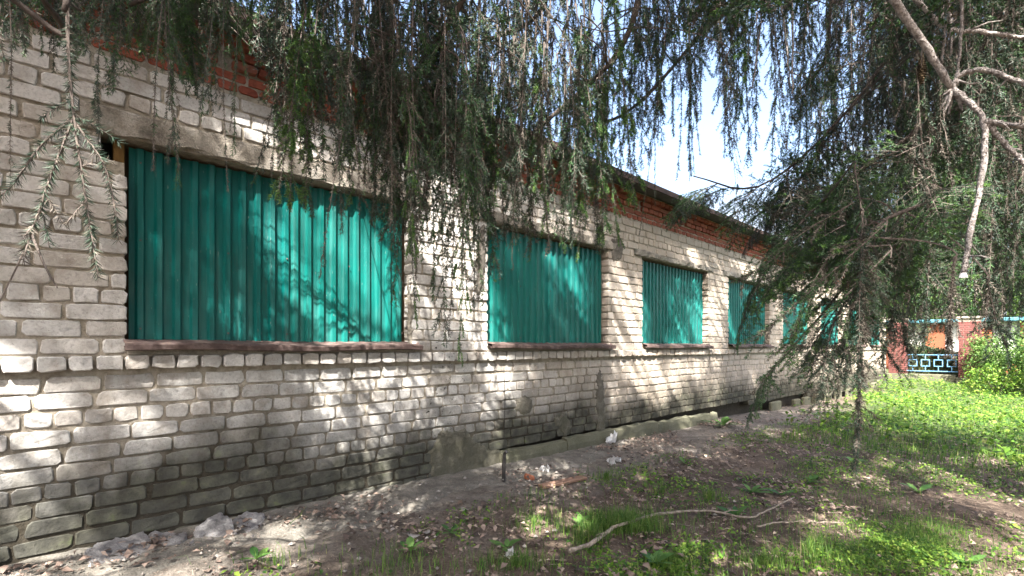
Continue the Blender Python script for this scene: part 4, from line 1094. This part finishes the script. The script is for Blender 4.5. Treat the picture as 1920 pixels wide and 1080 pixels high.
# ------------------------------------------------------------------ ground plants and litter
def leaf_quads(c, d, up, L, W, bend=0.2):
    """bent leaf of two quads from base c along d"""
    c = np.asarray(c); d = np.asarray(d); s = np.cross(d, up); s /= np.linalg.norm(s, axis=1)[:, None] + 1e-9
    L = np.asarray(L)[:, None]; W = np.asarray(W)[:, None]
    a = c; m = c + d * L * 0.5 + up * L * bend * 0.5; e = c + d * L - up * L * bend * 0.15
    V = np.stack([a, m - s * W * 0.5, m + s * W * 0.5, e], 1).reshape(-1, 3)
    k = np.arange(len(c))[:, None] * 4
    T = np.concatenate([k + [0, 2, 1], k + [1, 2, 3]]); return V, T
def blades(P0, hmin, hmax, r, width=0.004, lean=0.6):
    n = len(P0); az = r.random(n) * 6.283; l = r.uniform(hmin, hmax, n); le = r.uniform(0.1, lean, n)
    d = np.stack([np.cos(az), np.sin(az), np.zeros(n)], 1); s = np.stack([-np.sin(az), np.cos(az), np.zeros(n)], 1)
    up = np.array((0, 0, 1.0)); w_ = (width * r.uniform(0.6, 1.3, n))[:, None]; L = l[:, None]; le = le[:, None]
    p1 = P0 + up * L * 0.55 + d * L * le * 0.25; p2 = P0 + up * L * (1 - 0.45 * le) + d * L * le * 0.9
    V = np.stack([P0 - s * w_, P0 + s * w_, p1 - s * w_ * 0.7, p1 + s * w_ * 0.7, p2], 1).reshape(-1, 3); k = np.arange(n)[:, None] * 5
    return V, np.concatenate([k + [0, 1, 3], k + [0, 3, 2], k + [2, 3, 4]])
def gp(x, y):
    return np.stack([x, y, g(x, y)], 1)
def scatter_poly(cx, cy, sx, sy, n, r):
    """points gathered round a pixel spot: centre pixel, radii in pixels, laid on the ground"""
    out = []
    for _ in range(n):
        a = r.random() * 6.283; q = abs(r.normal(0, 0.55)); p = G(cx + sx * q * math.cos(a), cy + sy * q * math.sin(a)); (out.append((p.x, p.y)) if fbm(p.x * 2.6, p.y * 2.6, 8.0) + r.normal(0, 0.15) > -0.12 else None)
    return np.array(out)
rg = np.random.default_rng(33)
# tufts and patches of grass
gm = MB()
for (cx, cy, sx, sy, n, h0, h1) in ((1165, 990, 110, 38, 3200, 0.05, 0.16), (1110, 1010, 60, 25, 400, 0.06, 0.2), (1680, 1030, 150, 58, 9000, 0.03, 0.09), (1520, 1040, 45, 30, 420, 0.06, 0.2), (1330, 935, 18, 10, 160, 0.06, 0.17),
                                    (560, 1062, 120, 24, 420, 0.04, 0.13), (820, 1062, 130, 22, 500, 0.04, 0.13), (1140, 900, 45, 16, 160, 0.05, 0.16), (1240, 925, 40, 18, 180, 0.05, 0.14), (980, 1060, 120, 30, 450, 0.04, 0.12),
                                    (1000, 985, 80, 30, 300, 0.03, 0.12), (1430, 1060, 90, 25, 500, 0.04, 0.12), (1260, 1050, 120, 35, 1200, 0.03, 0.09), (1850, 1040, 90, 50, 700, 0.03, 0.08)):
    q = scatter_poly(cx, cy, sx, sy, n, rg); V, T = blades(gp(q[:, 0], q[:, 1]), h0, h1, rg, 0.0022 if h1 > 0.1 else 0.0018, 0.95); gm.add(V, T)
n = 34000; x = rg.uniform(0.9, 7.5, n); y = rg.uniform(0.3, 9.5, n); m_ = np.array([fbm(a * 0.9, b_ * 0.9, 5.0) for a, b_ in zip(x, y)]) + rg.normal(0, 0.12, n) > 0.06
V, T = blades(gp(x[m_], y[m_]), 0.03, 0.11, rg, 0.0022, 0.9); gm.add(V, T)
n = 26000; x = rg.uniform(1.3, 14, n); y = 7.8 + 16 * rg.random(n) ** 1.3; V, T = blades(gp(x, y), 0.05, 0.20, rg, 0.005, 0.9); gm.add(V, T)
n = 5000; x = rg.uniform(1.6, 12, n); y = 9.0 + 14 * rg.random(n); k_ = np.array([fbm(a * 1.4, b_ * 1.4, 31.0) for a, b_ in zip(x, y)]) > 0.18; V, T = blades(gp(x[k_], y[k_]), 0.18, 0.42, rg, 0.006, 0.8); gm.add(V, T)
tag(gm.obj('grass', [M['grass']]), 'thin tufts of green grass growing through the leaf litter', 'grass', kind='stuff')
# low leafy ground cover, thick beyond the shade
cm = MB()
def cover(x, y, hmax, lmin, lmax, r, dens=4):
    n = len(x); x = np.repeat(x, dens) + r.normal(0, 0.04, n * dens); y = np.repeat(y, dens) + r.normal(0, 0.04, n * dens); k = n * dens
    p = gp(x, y); hv = np.array([max(0.05, 0.8 + 2.2 * fbm(a * 0.9, b_ * 0.9, 2.0)) for a, b_ in zip(x, y)]); p[:, 2] += r.random(k) * hmax * hv
    az = r.random(k) * 6.283; el = r.normal(0.15, 0.4, k); d = np.stack([np.cos(az) * np.cos(el), np.sin(az) * np.cos(el), np.sin(el)], 1)
    up = np.stack([r.normal(0, 0.25, k), r.normal(0, 0.25, k), np.ones(k)], 1); L = r.uniform(lmin, lmax, k)
    return leaf_quads(p, d, up, L, L * r.uniform(0.4, 0.75, k))
n = 15000; x = rg.uniform(0.1, 15, n); y = 7.4 + 17 * rg.random(n) ** 1.25
edge = np.array([fbm(a * 0.5, b_ * 0.5, 1.0) for a, b_ in zip(x, y)])
k_ = (np.array([fbm(a * 1.7, b_ * 1.7, 12.0) for a, b_ in zip(x, y)]) > -0.30) & (y > 8.2 + 1.6 * edge - 0.10 * (x - 3)) & (x > 1.6 + 0.9 * edge - 0.14 * np.clip(y - 9, 0, 10))
V, T = cover(x[k_], y[k_], 0.24, 0.02, 0.12, rg, 5); cm.add(V, T)
n = 17000; x = rg.uniform(0.9, 7.5, n); y = rg.uniform(0.6, 9.5, n); f_ = np.array([fbm(a * 1.1, b_ * 1.1, 9.0) for a, b_ in zip(x, y)]); k_ = f_ + rg.normal(0, 0.15, n) > 0.08 - 0.03 * (y - 4)
V, T = cover(x[k_], y[k_], 0.035, 0.015, 0.045, rg, 4); cm.add(V, T)
q = scatter_poly(1680, 1030, 145, 56, 3200, rg); V, T = cover(q[:, 0], q[:, 1], 0.05, 0.012, 0.03, rg, 5); cm.add(V, T)
q = scatter_poly(1240, 1055, 130, 34, 1500, rg); V, T = cover(q[:, 0], q[:, 1], 0.05, 0.015, 0.04, rg, 5); cm.add(V, T)
tag(cm.obj('ground_cover', [M['cover']]), 'low leafy weeds covering the ground, bright in the sun beyond the spruce', 'ground cover', kind='stuff')
# dead leaves, needles and bits of bark
lm = MB(); n = 42000; y = -0.6 + 12 * rg.random(n) ** 1.25; x = 0.12 + 6.4 * rg.random(n) ** 1.1
f_ = np.array([fbm(a * 1.3, b_ * 1.3, 3.0) for a, b_ in zip(x, y)]); k_ = (f_ + rg.normal(0, 0.16, n) > -0.10 + 0.30 * (x < 0.75)); x, y = x[k_], y[k_]; n = len(x)
p = gp(x, y); p[:, 2] += 0.006 + rg.random(n) * 0.012 + 0.028 * (x < 0.6); az = rg.random(n) * 6.283; el = rg.normal(0, 0.28, n); d = np.stack([np.cos(az) * np.cos(el), np.sin(az) * np.cos(el), np.sin(el)], 1)
up = np.stack([rg.normal(0, 0.35, n), rg.normal(0, 0.35, n), np.ones(n)], 1); L = 0.014 + 0.058 * rg.random(n) ** 1.8
V, T = leaf_quads(p, d, up, L, L * rg.uniform(0.35, 0.8, n), 0.35); lm.add(V, T)
n = 45000; y = -0.6 + 9 * rg.random(n) ** 1.3; x = 0.10 + 5.2 * rg.random(n); p = gp(x, y); p[:, 2] += 0.004 + 0.028 * (x < 0.6) * (y < 5); az = rg.random(n) * 6.283
d = np.stack([np.cos(az), np.sin(az), rg.normal(0, 0.15, n)], 1); V, T = leaf_quads(p, d, np.tile((0, 0, 1.0), (n, 1)), rg.uniform(0.010, 0.032, n), rg.uniform(0.0015, 0.005, n), 0.3); lm.add(V, T)
tag(lm.obj('leaf_litter', [M['litter']]), 'brown and pale dead leaves scattered over the bare soil', 'leaf litter', kind='stuff')
tm = MB()
for _ in range(420):
    yy = -0.3 + 9 * random.random() ** 1.2; xx = 0.2 + 5 * random.random(); a = random.random() * 6.28; l = random.uniform(0.03, 0.16); z = float(g(xx, yy)) + 0.012
    tm.tube([(xx, yy, z), (xx + l * math.cos(a) * 0.5, yy + l * math.sin(a) * 0.5, z + 0.01), (xx + l * math.cos(a + 0.3), yy + l * math.sin(a + 0.3), z + 0.004)], [0.0025, 0.002, 0.001], 4)
tag(tm.obj('twig_litter', [M['stick']]), 'short dry twigs lying among the dead leaves', 'twigs', kind='stuff')
st = MB(); 
for _ in range(420):
    yy = -0.4 + 11 * random.random() ** 1.2; xx = 0.12 + abs(random.gauss(0, 0.7)); s = random.uniform(0.006, 0.022); z = float(g(xx, yy)) + 0.012 + (0.02 if xx < 0.6 and yy < 5 else 0)
    V = np.array([(1,0,0),(-1,0,0),(0,1,0),(0,-1,0),(0,0,0.7),(0,0,-0.7)]) * s * np.random.default_rng(_).uniform(0.6, 1.3, (6, 3)) + (xx, yy, z)
    st.add(V, [(0,2,4),(2,1,4),(1,3,4),(3,0,4),(2,0,5),(1,2,5),(3,1,5),(0,3,5)])
tag(st.obj('gravel', [M['stone']]), 'small pale stones and mortar crumbs along the wall foot', 'gravel', kind='stuff')

# single broad-leaved weeds one can point at
def weed_mesh(seed, n, L):
    r = np.random.default_rng(seed); mb = MB()
    for i in range(n):
        a = i * 2.4 + r.normal(0, 0.2); l = L * r.uniform(0.6, 1.1); el = r.uniform(0.25, 1.05); d = np.array((math.cos(a), math.sin(a))); w_ = l * r.uniform(0.13, 0.2)
        pts = []; wd = [0.12, 0.5, 0.95, 1.0, 0.75, 0.0]; s = np.array((-d[1], d[0], 0)); V = []
        for k in range(6):
            u = k / 5; c = np.array((*(d * l * (u * math.cos(el) + 0.15 * u * u)), l * (u * math.sin(el) - 0.45 * u * u * math.sin(el)) + 0.004))
            V += [c - s * w_ * wd[k] + (0, 0, 0.12 * w_), c, c + s * w_ * wd[k] + (0, 0, 0.12 * w_)]
        Fq = [(k*3+j, k*3+j+1, k*3+j+4, k*3+j+3) for k in range(5) for j in (0, 1)]
        mb.add(V, Fq)
    return mb.mesh('leaf', [M['weed']], smooth=True)
def weed(px, py, seed, n, L, label, pre='small'):
    p = G(px, py); o = link('weed_plant', weed_mesh(seed, n, L)); o.location = p; tag(o, label, 'weed', 'broad leaved weeds on the shaded soil')
weed(1408, 925, 1, 7, 0.16, 'broad leaved weed in mid ground past the upper tip of the fallen branch')
weed(1465, 930, 2, 6, 0.15, 'broad leaved weed just right of a similar one, above the fallen branch tip')
weed(1722, 925, 3, 5, 0.20, 'upright pale leaved weed alone on dark soil below the sunny grass')
weed(1380, 970, 4, 6, 0.16, 'flat wide leaved weed touching the thin end of the fallen branch')
weed(1230, 1060, 5, 8, 0.14, 'leafy weed at the bottom edge beneath the fallen branch')
weed(1085, 985, 6, 7, 0.13, 'weed with rounded leaves beside the grass tuft left of the fallen branch')
weed(480, 1050, 7, 6, 0.11, 'small weed at the lower left beside the concrete rubble')
weed(845, 1000, 8, 6, 0.11, 'small weed among brown leaves in the middle of the bare soil')
weed(770, 1035, 9, 6, 0.12, 'weed with dark leaves near the bottom edge left of centre')
weed(950, 1030, 10, 7, 0.13, 'weed with lit leaves near the bottom edge at the centre')
weed(1085, 892, 11, 5, 0.09, 'tiny weed by the brown plank near the wall')
weed(1355, 800, 12, 7, 0.30, 'tall slim weed standing at the wall foot under the third window')
weed(1285, 870, 13, 6, 0.13, 'small weed on the path edge near the dark gap of the plinth')
weed(1600, 870, 14, 6, 0.16, 'weed growing right under the long hanging twig')
weed(1810, 1060, 15, 7, 0.16, 'weed with lit leaf at the lower right corner')
weed(1520, 905, 16, 7, 0.15, 'low weed between the hanging twig and the fallen branch')

# ------------------------------------------------------------------ things lying about
def slab(outline, lift, th, tilt, label, seed):
    r = np.random.default_rng(seed); pts = [G(100 + a / 4.174, 940 + b_ / 4.174) for a, b_ in outline]
    c = sum(pts, Vector()) / len(pts); P2 = np.array([(p.x - c.x, p.y - c.y) for p in pts])
    V, Fq = relief(P2, 0.011, lambda u, v, dd: -0.07 + (lift + 0.07) * np.clip((dd + 0.008) / 0.020, 0, 1) ** 0.7 + tilt[0] * u + tilt[1] * v + 0.016 * fb(u * 7 + seed, v * 7) + 0.010 * fb(u * 24, v * 24 + seed), 0.022, seed)
    mb = MB(); mb.add(V, Fq); o = mb.obj('concrete_fragment', [M['slab']], smooth=False); o.location = (c.x, c.y, c.z + 0.005); tag(o, label, 'rubble', 'broken concrete at the wall foot')
slab([(230,470),(300,425),(480,370),(720,315),(800,390),(640,480),(400,540),(240,520)], 0.045, 0.07, (-0.16, 0.02), 'long pale slab of broken concrete at the wall foot, the leftmost piece', 1)
slab([(725,315),(800,290),(1060,290),(1040,340),(950,400),(830,400)], 0.030, 0.06, (-0.16, 0.0), 'flat grey piece of broken concrete between the long slab and the raised chunk', 2)
slab([(1020,400),(1100,280),(1200,220),(1320,180),(1400,210),(1450,280),(1330,370),(1250,370),(1180,330)], 0.034, 0.09, (-0.22, 0.03), 'raised rough chunk of broken concrete, the bluish thick one', 3)
slab([(1390,205),(1500,160),(1680,150),(1600,250),(1510,310),(1460,260)], 0.035, 0.07, (-0.18, 0.0), 'angular piece of broken concrete at the right end of the rubble', 4)
slab([(2960,-330),(3080,-390),(3300,-330),(3260,-250),(3120,-230),(2990,-270)], 0.06, 0.09, (-0.10, 0.05), 'lump of old concrete under the large cement patch on the wall', 5)

def stick(name, pix, r0, r1, mat, label, cat, n=30, lift=0.02, side=()):
    pts = [G(a, b_) for a, b_ in pix]; pts = [p + UP * (lift + r0) for p in pts]; t = thing(name, label, cat, pts[0])
    c = spline(pts, n); rr = np.random.default_rng(n); c += rr.normal(0, 0.003, c.shape); mb = MB(); mb.tube(c - np.array(pts[0]), np.linspace(r0, r1, n) * rr.uniform(0.85, 1.15, n), 9); mb.obj('stem', [M[mat]], t, smooth=True)
    for (k, dx, dy, dz, rad) in side:
        p0 = c[k] - np.array(pts[0]); mb = MB(); mb.tube([p0, p0 + np.array((dx, dy, dz)) * 0.5 + (0, 0, 0.01), p0 + np.array((dx, dy, dz))], [rad, rad * 0.8, rad * 0.4], 6); mb.obj('twig', [M[mat]], t)
stick('fallen_branch', [(1068,1050),(1110,1036),(1140,1012),(1190,990),(1260,975),(1330,972),(1400,985),(1440,970),(1490,945)], 0.0150, 0.005, 'stick', 'long pale crooked branch lying on the grass in front', 'branch', 40, 0.044,
      ((8, 0.06, -0.10, 0.05, 0.006), (9, -0.03, -0.10, -0.01, 0.005), (26, 0.10, 0.06, 0.03, 0.005)))
stick('fallen_branch', [(1418,998),(1460,988),(1520,988),(1590,990)], 0.007, 0.003, 'stick', 'thin straight twig lying behind the thick end of grass patch', 'branch', 20, 0.03)
stick('dry_stem', [(545,1000),(560,985),(575,965)], 0.0022, 0.0012, 'grass', 'single dry grass stem beside the concrete rubble', 'stem', 8, 0.06)
# plank
a, b_ = G(1015, 917), G(1095, 900); t = thing('plank', 'short brown weathered board lying on litter near the wall', 'plank', a)
dv = (b_ - a); L = dv.length; mb = MB(); mb.bbox((0, -0.045, 0.008), (L, 0.045, 0.034), 0.005); o = mb.obj('board', [M['plank']], t); o.matrix_basis = Matrix((dv.normalized(), UP.cross(dv).normalized(), UP)).transposed().to_4x4()
# clay fragment
p = G(991, 899); mb = MB(); mb.bbox((-0.048, -0.03, 0.0), (0.048, 0.03, 0.042), 0.009); o = mb.obj('brick_fragment', [M['tilefrag']]); o.location = p; o.rotation_euler = (0.2, 0.35, 0.9)
tag(o, 'orange broken piece of clay brick lying by the wall foot', 'brick piece')
# crumpled plastic
def crumple(px, py, s, label, seed, lift=0.0):
    r = np.random.default_rng(seed); n = 13; V = []
    for i in range(n):
        for j in range(n):
            u, v = i / (n - 1) - 0.5, j / (n - 1) - 0.5; V.append((u * s * 1.3 + r.normal(0, 0.008), v * s + r.normal(0, 0.008), 0.5 * s * max(0, 0.35 - u * u - v * v) + abs(r.normal(0, 0.016)) + 0.02 * math.sin(9 * u + 5 * v)))
    idx = np.arange(n * n).reshape(n, n); Fq = np.stack([idx[:-1, :-1], idx[1:, :-1], idx[1:, 1:], idx[:-1, 1:]], -1).reshape(-1, 4)
    keep = [k for k, f in enumerate(Fq) if r.random() > 0.06]
    mb = MB(); mb.add(V, Fq[keep]); o = mb.obj('plastic_scrap', [M['plastic']]); o.location = G(px, py) + UP * (0.012 + lift); o.rotation_euler = (0.1, 0.15, r.random() * 6); tag(o, label, 'litter', 'white scraps near the wall')
crumple(1152, 868, 0.10, 'crumpled white plastic scrap lying on the ground by the path', 1)
crumple(1022, 885, 0.06, 'small white scrap near the orange clay piece', 2)
crumple(955, 1046, 0.022, 'tiny white paper bit at the bottom edge of the picture', 3)
d_ = VIEW + RIGHT * ((1133 - 960) / 937); p = P(1133, 828, -CAM.x / d_.x)
r = np.random.default_rng(4); mb = MB(); n = 10; V = []
for i in range(n):
    for j in range(n):
        u, v = i / (n - 1) - 0.5, j / (n - 1) - 0.5; V.append((0.03 + 0.05 * max(0, 0.4 - u * u - v * v) + abs(r.normal(0, 0.016)), u * 0.22 + r.normal(0, 0.012), v * 0.16 + 0.05 * u + r.normal(0, 0.012)))
idx = np.arange(n * n).reshape(n, n); mb.add(V, np.stack([idx[:-1, :-1], idx[1:, :-1], idx[1:, 1:], idx[:-1, 1:]], -1).reshape(-1, 4)); o = mb.obj('plastic_scrap', [M['plastic']]); o.location = (0.06, p.y, p.z + 0.03)
tag(o, 'torn white rag caught on the plinth ledge under the cement strip', 'litter', 'white scraps near the wall')
# iron pipe stub standing by the wall and a thin wire above it
p = G(944, 905); t = thing('iron_pipe', 'black iron pipe stub standing in the ground against the wall', 'pipe', p)
mb = MB(); mb.tube([(0, 0, -0.1), (0.0, 0.005, 0.15), (0.005, 0.008, 0.26), (0.03, 0.008, 0.285)], [0.017, 0.017, 0.016, 0.015], 9); mb.obj('tube', [M['iron']], t)
d_ = VIEW + RIGHT * ((942 - 960) / 937); q = P(942, 690, -CAM.x / d_.x)
mb = MB(); mb.tube([(0.022, q.y, q.z), (0.03, q.y + 0.008, q.z - 0.35), (0.028, q.y - 0.004, q.z - 0.75)], 0.0025, 5); tag(mb.obj('wire', [M['iron']]), 'thin dark wire hanging down the wall above the iron pipe', 'wire')
# a few pale fallen leaves that stand out
lf = [(700, 962), (135, 1074)]
for k, (px, py, lab) in enumerate(((873, 960, 'pale yellow fallen leaf alone on dark soil at the centre'), (774, 1010, 'whitish rounded fallen leaf near the bottom, left of another'), (797, 1004, 'whitish fallen leaf beside a similar one, the right of the two'), (210, 1074, 'pale leaf in the lower left corner by the concrete slab'))):
    r = np.random.default_rng(k); mb = MB(); n = 12; s = 0.032
    ring = [(s * 1.2 * math.cos(a) * (1.25 if abs(a) < 0.3 else 1), s * 0.85 * math.sin(a), 0.008 * math.cos(2 * a) + 0.004) for a in np.linspace(-math.pi, math.pi, n, endpoint=False)]
    mb.add([(0, 0, 0)] + ring, [(0, i + 1, (i + 1) % n + 1) for i in range(n)]); mb.tube([(-s, 0, 0.002), (-s * 2.2, 0.004, 0.004)], 0.001, 4)
    o = mb.obj('fallen_leaf', [M['stone']]); o.location = G(px, py) + UP * (0.02 if k < 3 else 0.05); o.rotation_euler = (r.normal(0, 0.25), r.normal(0, 0.25), r.random() * 6); tag(o, lab, 'leaf', 'pale fallen leaves')

# ------------------------------------------------------------------ fence, kiosk, planting beyond the building
FY = 25.4
def pillar(x, w_, label):
    z0 = float(g(x, FY)) - 0.1; top = E + 1.0; t = thing('brick_pillar', label, 'fence pillar', (x, FY, z0), 'red brick fence pillars')
    mb = MB(); mb.box((-w_/2 + 0.008, -w_/2 + 0.008, 0), (w_/2 - 0.008, w_/2 - 0.008, top - z0)); core = mb.obj('core', [M['mortar']], t)
    rr = np.random.default_rng(int(x * 10) + 50); n = int((top - z0 - 0.35) / 0.078); shared = {}
    b4 = w_ / 2 - 0.008
    for k in range(n):
        z = 0.30 + k * 0.078
        for face in (0, 1):       # the two faces one can see: towards -y and +x
            L = w_ / 2; offs = (0, 1) if k % 2 == face else (0.0, 0.5, 1.5)
            cells = [(0, L), (L, 2 * L)] if k % 2 == face else [(0, L / 2), (L / 2, 1.5 * L), (1.5 * L, 2 * L)]
            for (c0, c1) in cells:
                key = (face, round(c1 - c0, 3))
                if key not in shared:
                    q = MB(); h = (c1 - c0) / 2 - 0.006
                    if face == 0: q.bbox((-h, -0.012, -0.033), (h, 0.01, 0.033), 0.005)
                    else: q.bbox((-0.01, -h, -0.033), (0.012, h, 0.033), 0.005)
                    shared[key] = q.mesh('brick', [M['pillar_brick']])
                o = link('brick', shared[key], core); m = (c0 + c1) / 2 - w_ / 2
                o.location = (m, -w_/2 + 0.004, z + 0.035) if face == 0 else (w_/2 - 0.004, m, z + 0.035)
    mb = MB(); mb.bbox((-w_/2 - 0.05, -w_/2 - 0.05, top - z0 + 0.001), (w_/2 + 0.05, w_/2 + 0.05, top - z0 + 0.09), 0.02); mb.obj('cap', [M['concrete']], t)
    mb = MB(); mb.bbox((-w_/2 - 0.06, -w_/2 - 0.06, -0.2), (w_/2 + 0.06, w_/2 + 0.06, 0.29), 0.02); mb.obj('base', [M['concrete']], t)
pillar(0.12, 0.55, 'red brick fence pillar right beside the end of the white building')
pillar(2.28, 0.62, 'red brick fence pillar standing free between the blue railing and the green bush')
zp = float(g(1, FY))
fp = thing('metal_railing', 'light blue metal railing of square rings between two red brick pillars', 'railing', (0.40, FY, zp))
XL = 1.56; zt = E - 0.36 - zp; zb_ = E - 1.00 - zp
for z in (zt, zb_):
    mb = MB(); mb.bbox((0, -0.012, z - 0.015), (XL, 0.012, z + 0.015), 0.003); mb.obj('rail', [M['blue_paint']], fp)
for k in range(4):
    c = XL * (k + 0.5) / 4; h = 0.138; zc = (zt + zb_) / 2; mb = MB()
    mb.box((c - h, -0.012, zc + h - 0.028), (c + h, 0.012, zc + h)); mb.box((c - h, -0.012, zc - h), (c + h, 0.012, zc - h + 0.028))
    mb.box((c - h, -0.012, zc - h + 0.0285), (c - h + 0.028, 0.012, zc + h - 0.0285)); mb.box((c + h - 0.028, -0.012, zc - h + 0.0285), (c + h, 0.012, zc + h - 0.0285)); mb.obj('square_ring', [M['blue_paint']], fp)
    for (z0, z1) in ((zb_ + 0.0155, zc - h - 0.0005), (zc + h + 0.0005, zt + 0.10)):
        mb = MB(); mb.box((c - 0.012, -0.010, z0), (c + 0.012, 0.010, min(z1, zt - 0.0155) if z1 <= zt else zt - 0.0155)); mb.obj('bar', [M['blue_paint']], fp)
pl = MB(); pl.bbox((0.46, FY - 0.18, zp - 0.3), (1.90, FY + 0.18, E - 1.12), 0.02); tag(pl.obj('fence_plinth', [M['concrete']]), 'low grey concrete plinth under the blue railing', 'plinth')

def leaf_cloud(center, rad, n, lsize, r, clumps=26, hollow=0.35):
    """leaf-sized faces gathered in clumps through an uneven crown"""
    cc = r.normal(0, 1, (clumps, 3)); cc /= np.linalg.norm(cc, axis=1)[:, None]; cc *= (hollow + (1 - hollow) * r.random((clumps, 1)) ** 0.5); cc[:, 2] = np.abs(cc[:, 2]) * 0.9 - 0.15 if False else cc[:, 2]
    k = r.integers(0, clumps, n); p = (cc[k] + r.normal(0, 0.17, (n, 3))) * np.array(rad) + np.array(center)
    d = r.normal(0, 1, (n, 3)); d[:, 2] -= 0.3; d /= np.linalg.norm(d, axis=1)[:, None]; up = r.normal(0, 0.6, (n, 3)) + (0, 0, 1); L = lsize * r.uniform(0.6, 1.4, n)
    return leaf_quads(p, d, up, L, L * 0.6)
def shrub(x, y, h, wdt, n, ls, mat, label, seed, name='shrub', cat='bush', group=None):
    r = np.random.default_rng(seed); z0 = float(g(x, y)); t = thing(name, label, cat, (x, y, z0), group)
    mb = MB(); V, T = leaf_cloud((0, 0, h * 0.52), (wdt / 2, wdt / 2, h * 0.5), n, ls, r); V[:, 2] = np.abs(V[:, 2]) * 1.0 + 0.02; mb.add(V, T); mb.obj('foliage', [M[mat]], t)
    st = MB()
    for k in range(7):
        a = k * 0.9; st.tube([(0.03 * math.cos(a), 0.03 * math.sin(a), 0), (wdt * 0.18 * math.cos(a), wdt * 0.18 * math.sin(a), h * 0.45), (wdt * 0.34 * math.cos(a), wdt * 0.34 * math.sin(a), h * 0.85)], [0.02, 0.014, 0.006], 5)
    st.obj('stem', [M['bark']], t)
def tree(x, y, H, R, n, ls, mat, label, seed, zc=0.62):
    r = np.random.default_rng(seed); z0 = float(g(x, y)); z0 = max(min(z0, 0), -0.6); t = thing('leafy_tree', label, 'tree', (x, y, z0), 'trees beyond the fence')
    mb = MB(); pts = [(0.15 * math.sin(i), 0.1 * math.cos(i * 1.3), H * 0.85 * i / 7) for i in range(8)]; mb.tube(pts, np.linspace(0.2, 0.04, 8), 9); mb.obj('trunk', [M['bark']], t, smooth=True)
    lb = MB()
    for k in range(12):
        a = k * 2.4; z = H * (0.25 + 0.05 * k); e = (R * 0.7 * math.cos(a), R * 0.7 * math.sin(a), z + H * 0.13); lb.tube([(0, 0, z), (e[0] * 0.5, e[1] * 0.5, z + H * 0.05), e], [0.07, 0.045, 0.015], 6)
    o = lb.obj('limbs', [M['bark']], t); o['kind'] = 'stuff'
    mb = MB(); V, T = leaf_cloud((0, 0, H * zc), (R, R, H * (1 - zc)), n, ls, r, 60, 0.3); mb.add(V, T); mb.obj('crown', [M[mat]], t)
q = P(1900, 690, 17.0); shrub(q.x, q.y, 2.25, 2.4, 7000, 0.085, 'bush', 'bright green leafy bush in the sun right of the fence pillar', 1)
q = P(1990, 690, 15.0); shrub(q.x, q.y, 2.0, 2.6, 5000, 0.085, 'bush', 'pale green bush cut by the right edge of the picture', 2)
q = P(1870, 700, 16.0); shrub(q.x, q.y, 0.9, 1.4, 2200, 0.07, 'cover', 'low weedy bush at the foot of the bright green bush', 3)
# clipped dark hedge behind the railing
r = np.random.default_rng(9); hb = MB(); n = 9000; hx = r.uniform(0.2, 3.2, n); hy = FY + 0.7 + r.uniform(0, 0.9, n); top = E - 0.22 + 0.18 * np.sin(hx * 1.3 + 1.0); hz = zp + (top - zp) * r.random(n) ** 0.6
d = r.normal(0, 1, (n, 3)); d /= np.linalg.norm(d, axis=1)[:, None]; V, T = leaf_quads(np.stack([hx, hy, hz], 1), d, r.normal(0, 0.5, (n, 3)) + (0, 0, 1), r.uniform(0.06, 0.13, n), r.uniform(0.04, 0.08, n)); hb.add(V, T)
hb.box((0.3, FY + 0.85, zp - 0.1), (3.1, FY + 1.4, E - 0.5)); tag(hb.obj('hedge', [M['hedge']]), 'dark hedge growing close behind the blue railing', 'hedge')
for k, (px, d_, h_, w_) in enumerate(((1708, 27.0, 2.6, 1.7), (1790, 28.0, 2.2, 1.5), (1742, 30.5, 1.7, 1.6))):
    q = P(px, 690, d_); shrub(q.x, q.y, h_, w_, 3000, 0.10, 'hedge' if k != 1 else 'treeleaf', ('dark tall shrub behind the railing beside the building end', 'leafy shrub behind the railing next to the free standing pillar', 'low dark shrub between the railing and the orange outbuilding')[k], 20 + k)
# small orange brick building with turquoise trim beyond the fence
KY = 36.0; kz = -0.60; kx0, kx1 = -3.5, 9.5
kb = thing('brick_kiosk', 'orange brick outbuilding with white bays and turquoise eaves far beyond the fence', 'building', (kx0, KY, kz))
W_ = kx1 - kx0; mb = MB(); mb.box((0, 0.15, 0), (W_, 4, 3.05)); mb.obj('wall', [M['white_paint']], kb)
for k in range(8):
    x = W_ * k / 7; mb = MB(); mb.bbox((x - 0.42, -0.1, 0), (x + 0.42, 0.149, 3.0), 0.02); mb.obj('pier', [M['orange_brick']], kb)
for k in range(7):
    xa = W_ * k / 7 + 0.43; xb = W_ * (k + 1) / 7 - 0.43; mb = MB(); mb.box((xa, 0.02, 0), (xb, 0.148, 0.95)); mb.obj('panel', [M['orange_brick']], kb)
mb = MB(); mb.bbox((-0.4, -0.45, 3.051), (W_ + 0.4, 4.3, 3.24), 0.03); rk = mb.obj('roof', [M['turquoise']], kb)
# trees behind
for k, (px, d_, H, R_2, mat, lab) in enumerate(((1690, 44, 9, 4.0, 'treeleaf', 'round leafy tree behind the white building end'), (1800, 50, 11, 5.0, 'treeleaf', 'tall leafy tree behind the orange outbuilding, seen above the second pillar'),
                                               (1900, 46, 10, 4.5, 'bush', 'pale green tree behind the bright bush at the right'), (2010, 40, 12, 5.0, 'treeleaf', 'dark leafy tree at the right edge beyond the fence'), (1600, 60, 8, 4.0, 'hedge', 'dark tree far behind the roof end of the white building'))):
    q = P(px, 648, d_); tree(q.x, q.y, H, R_2, 9000, 0.28, mat, lab, 70 + k)
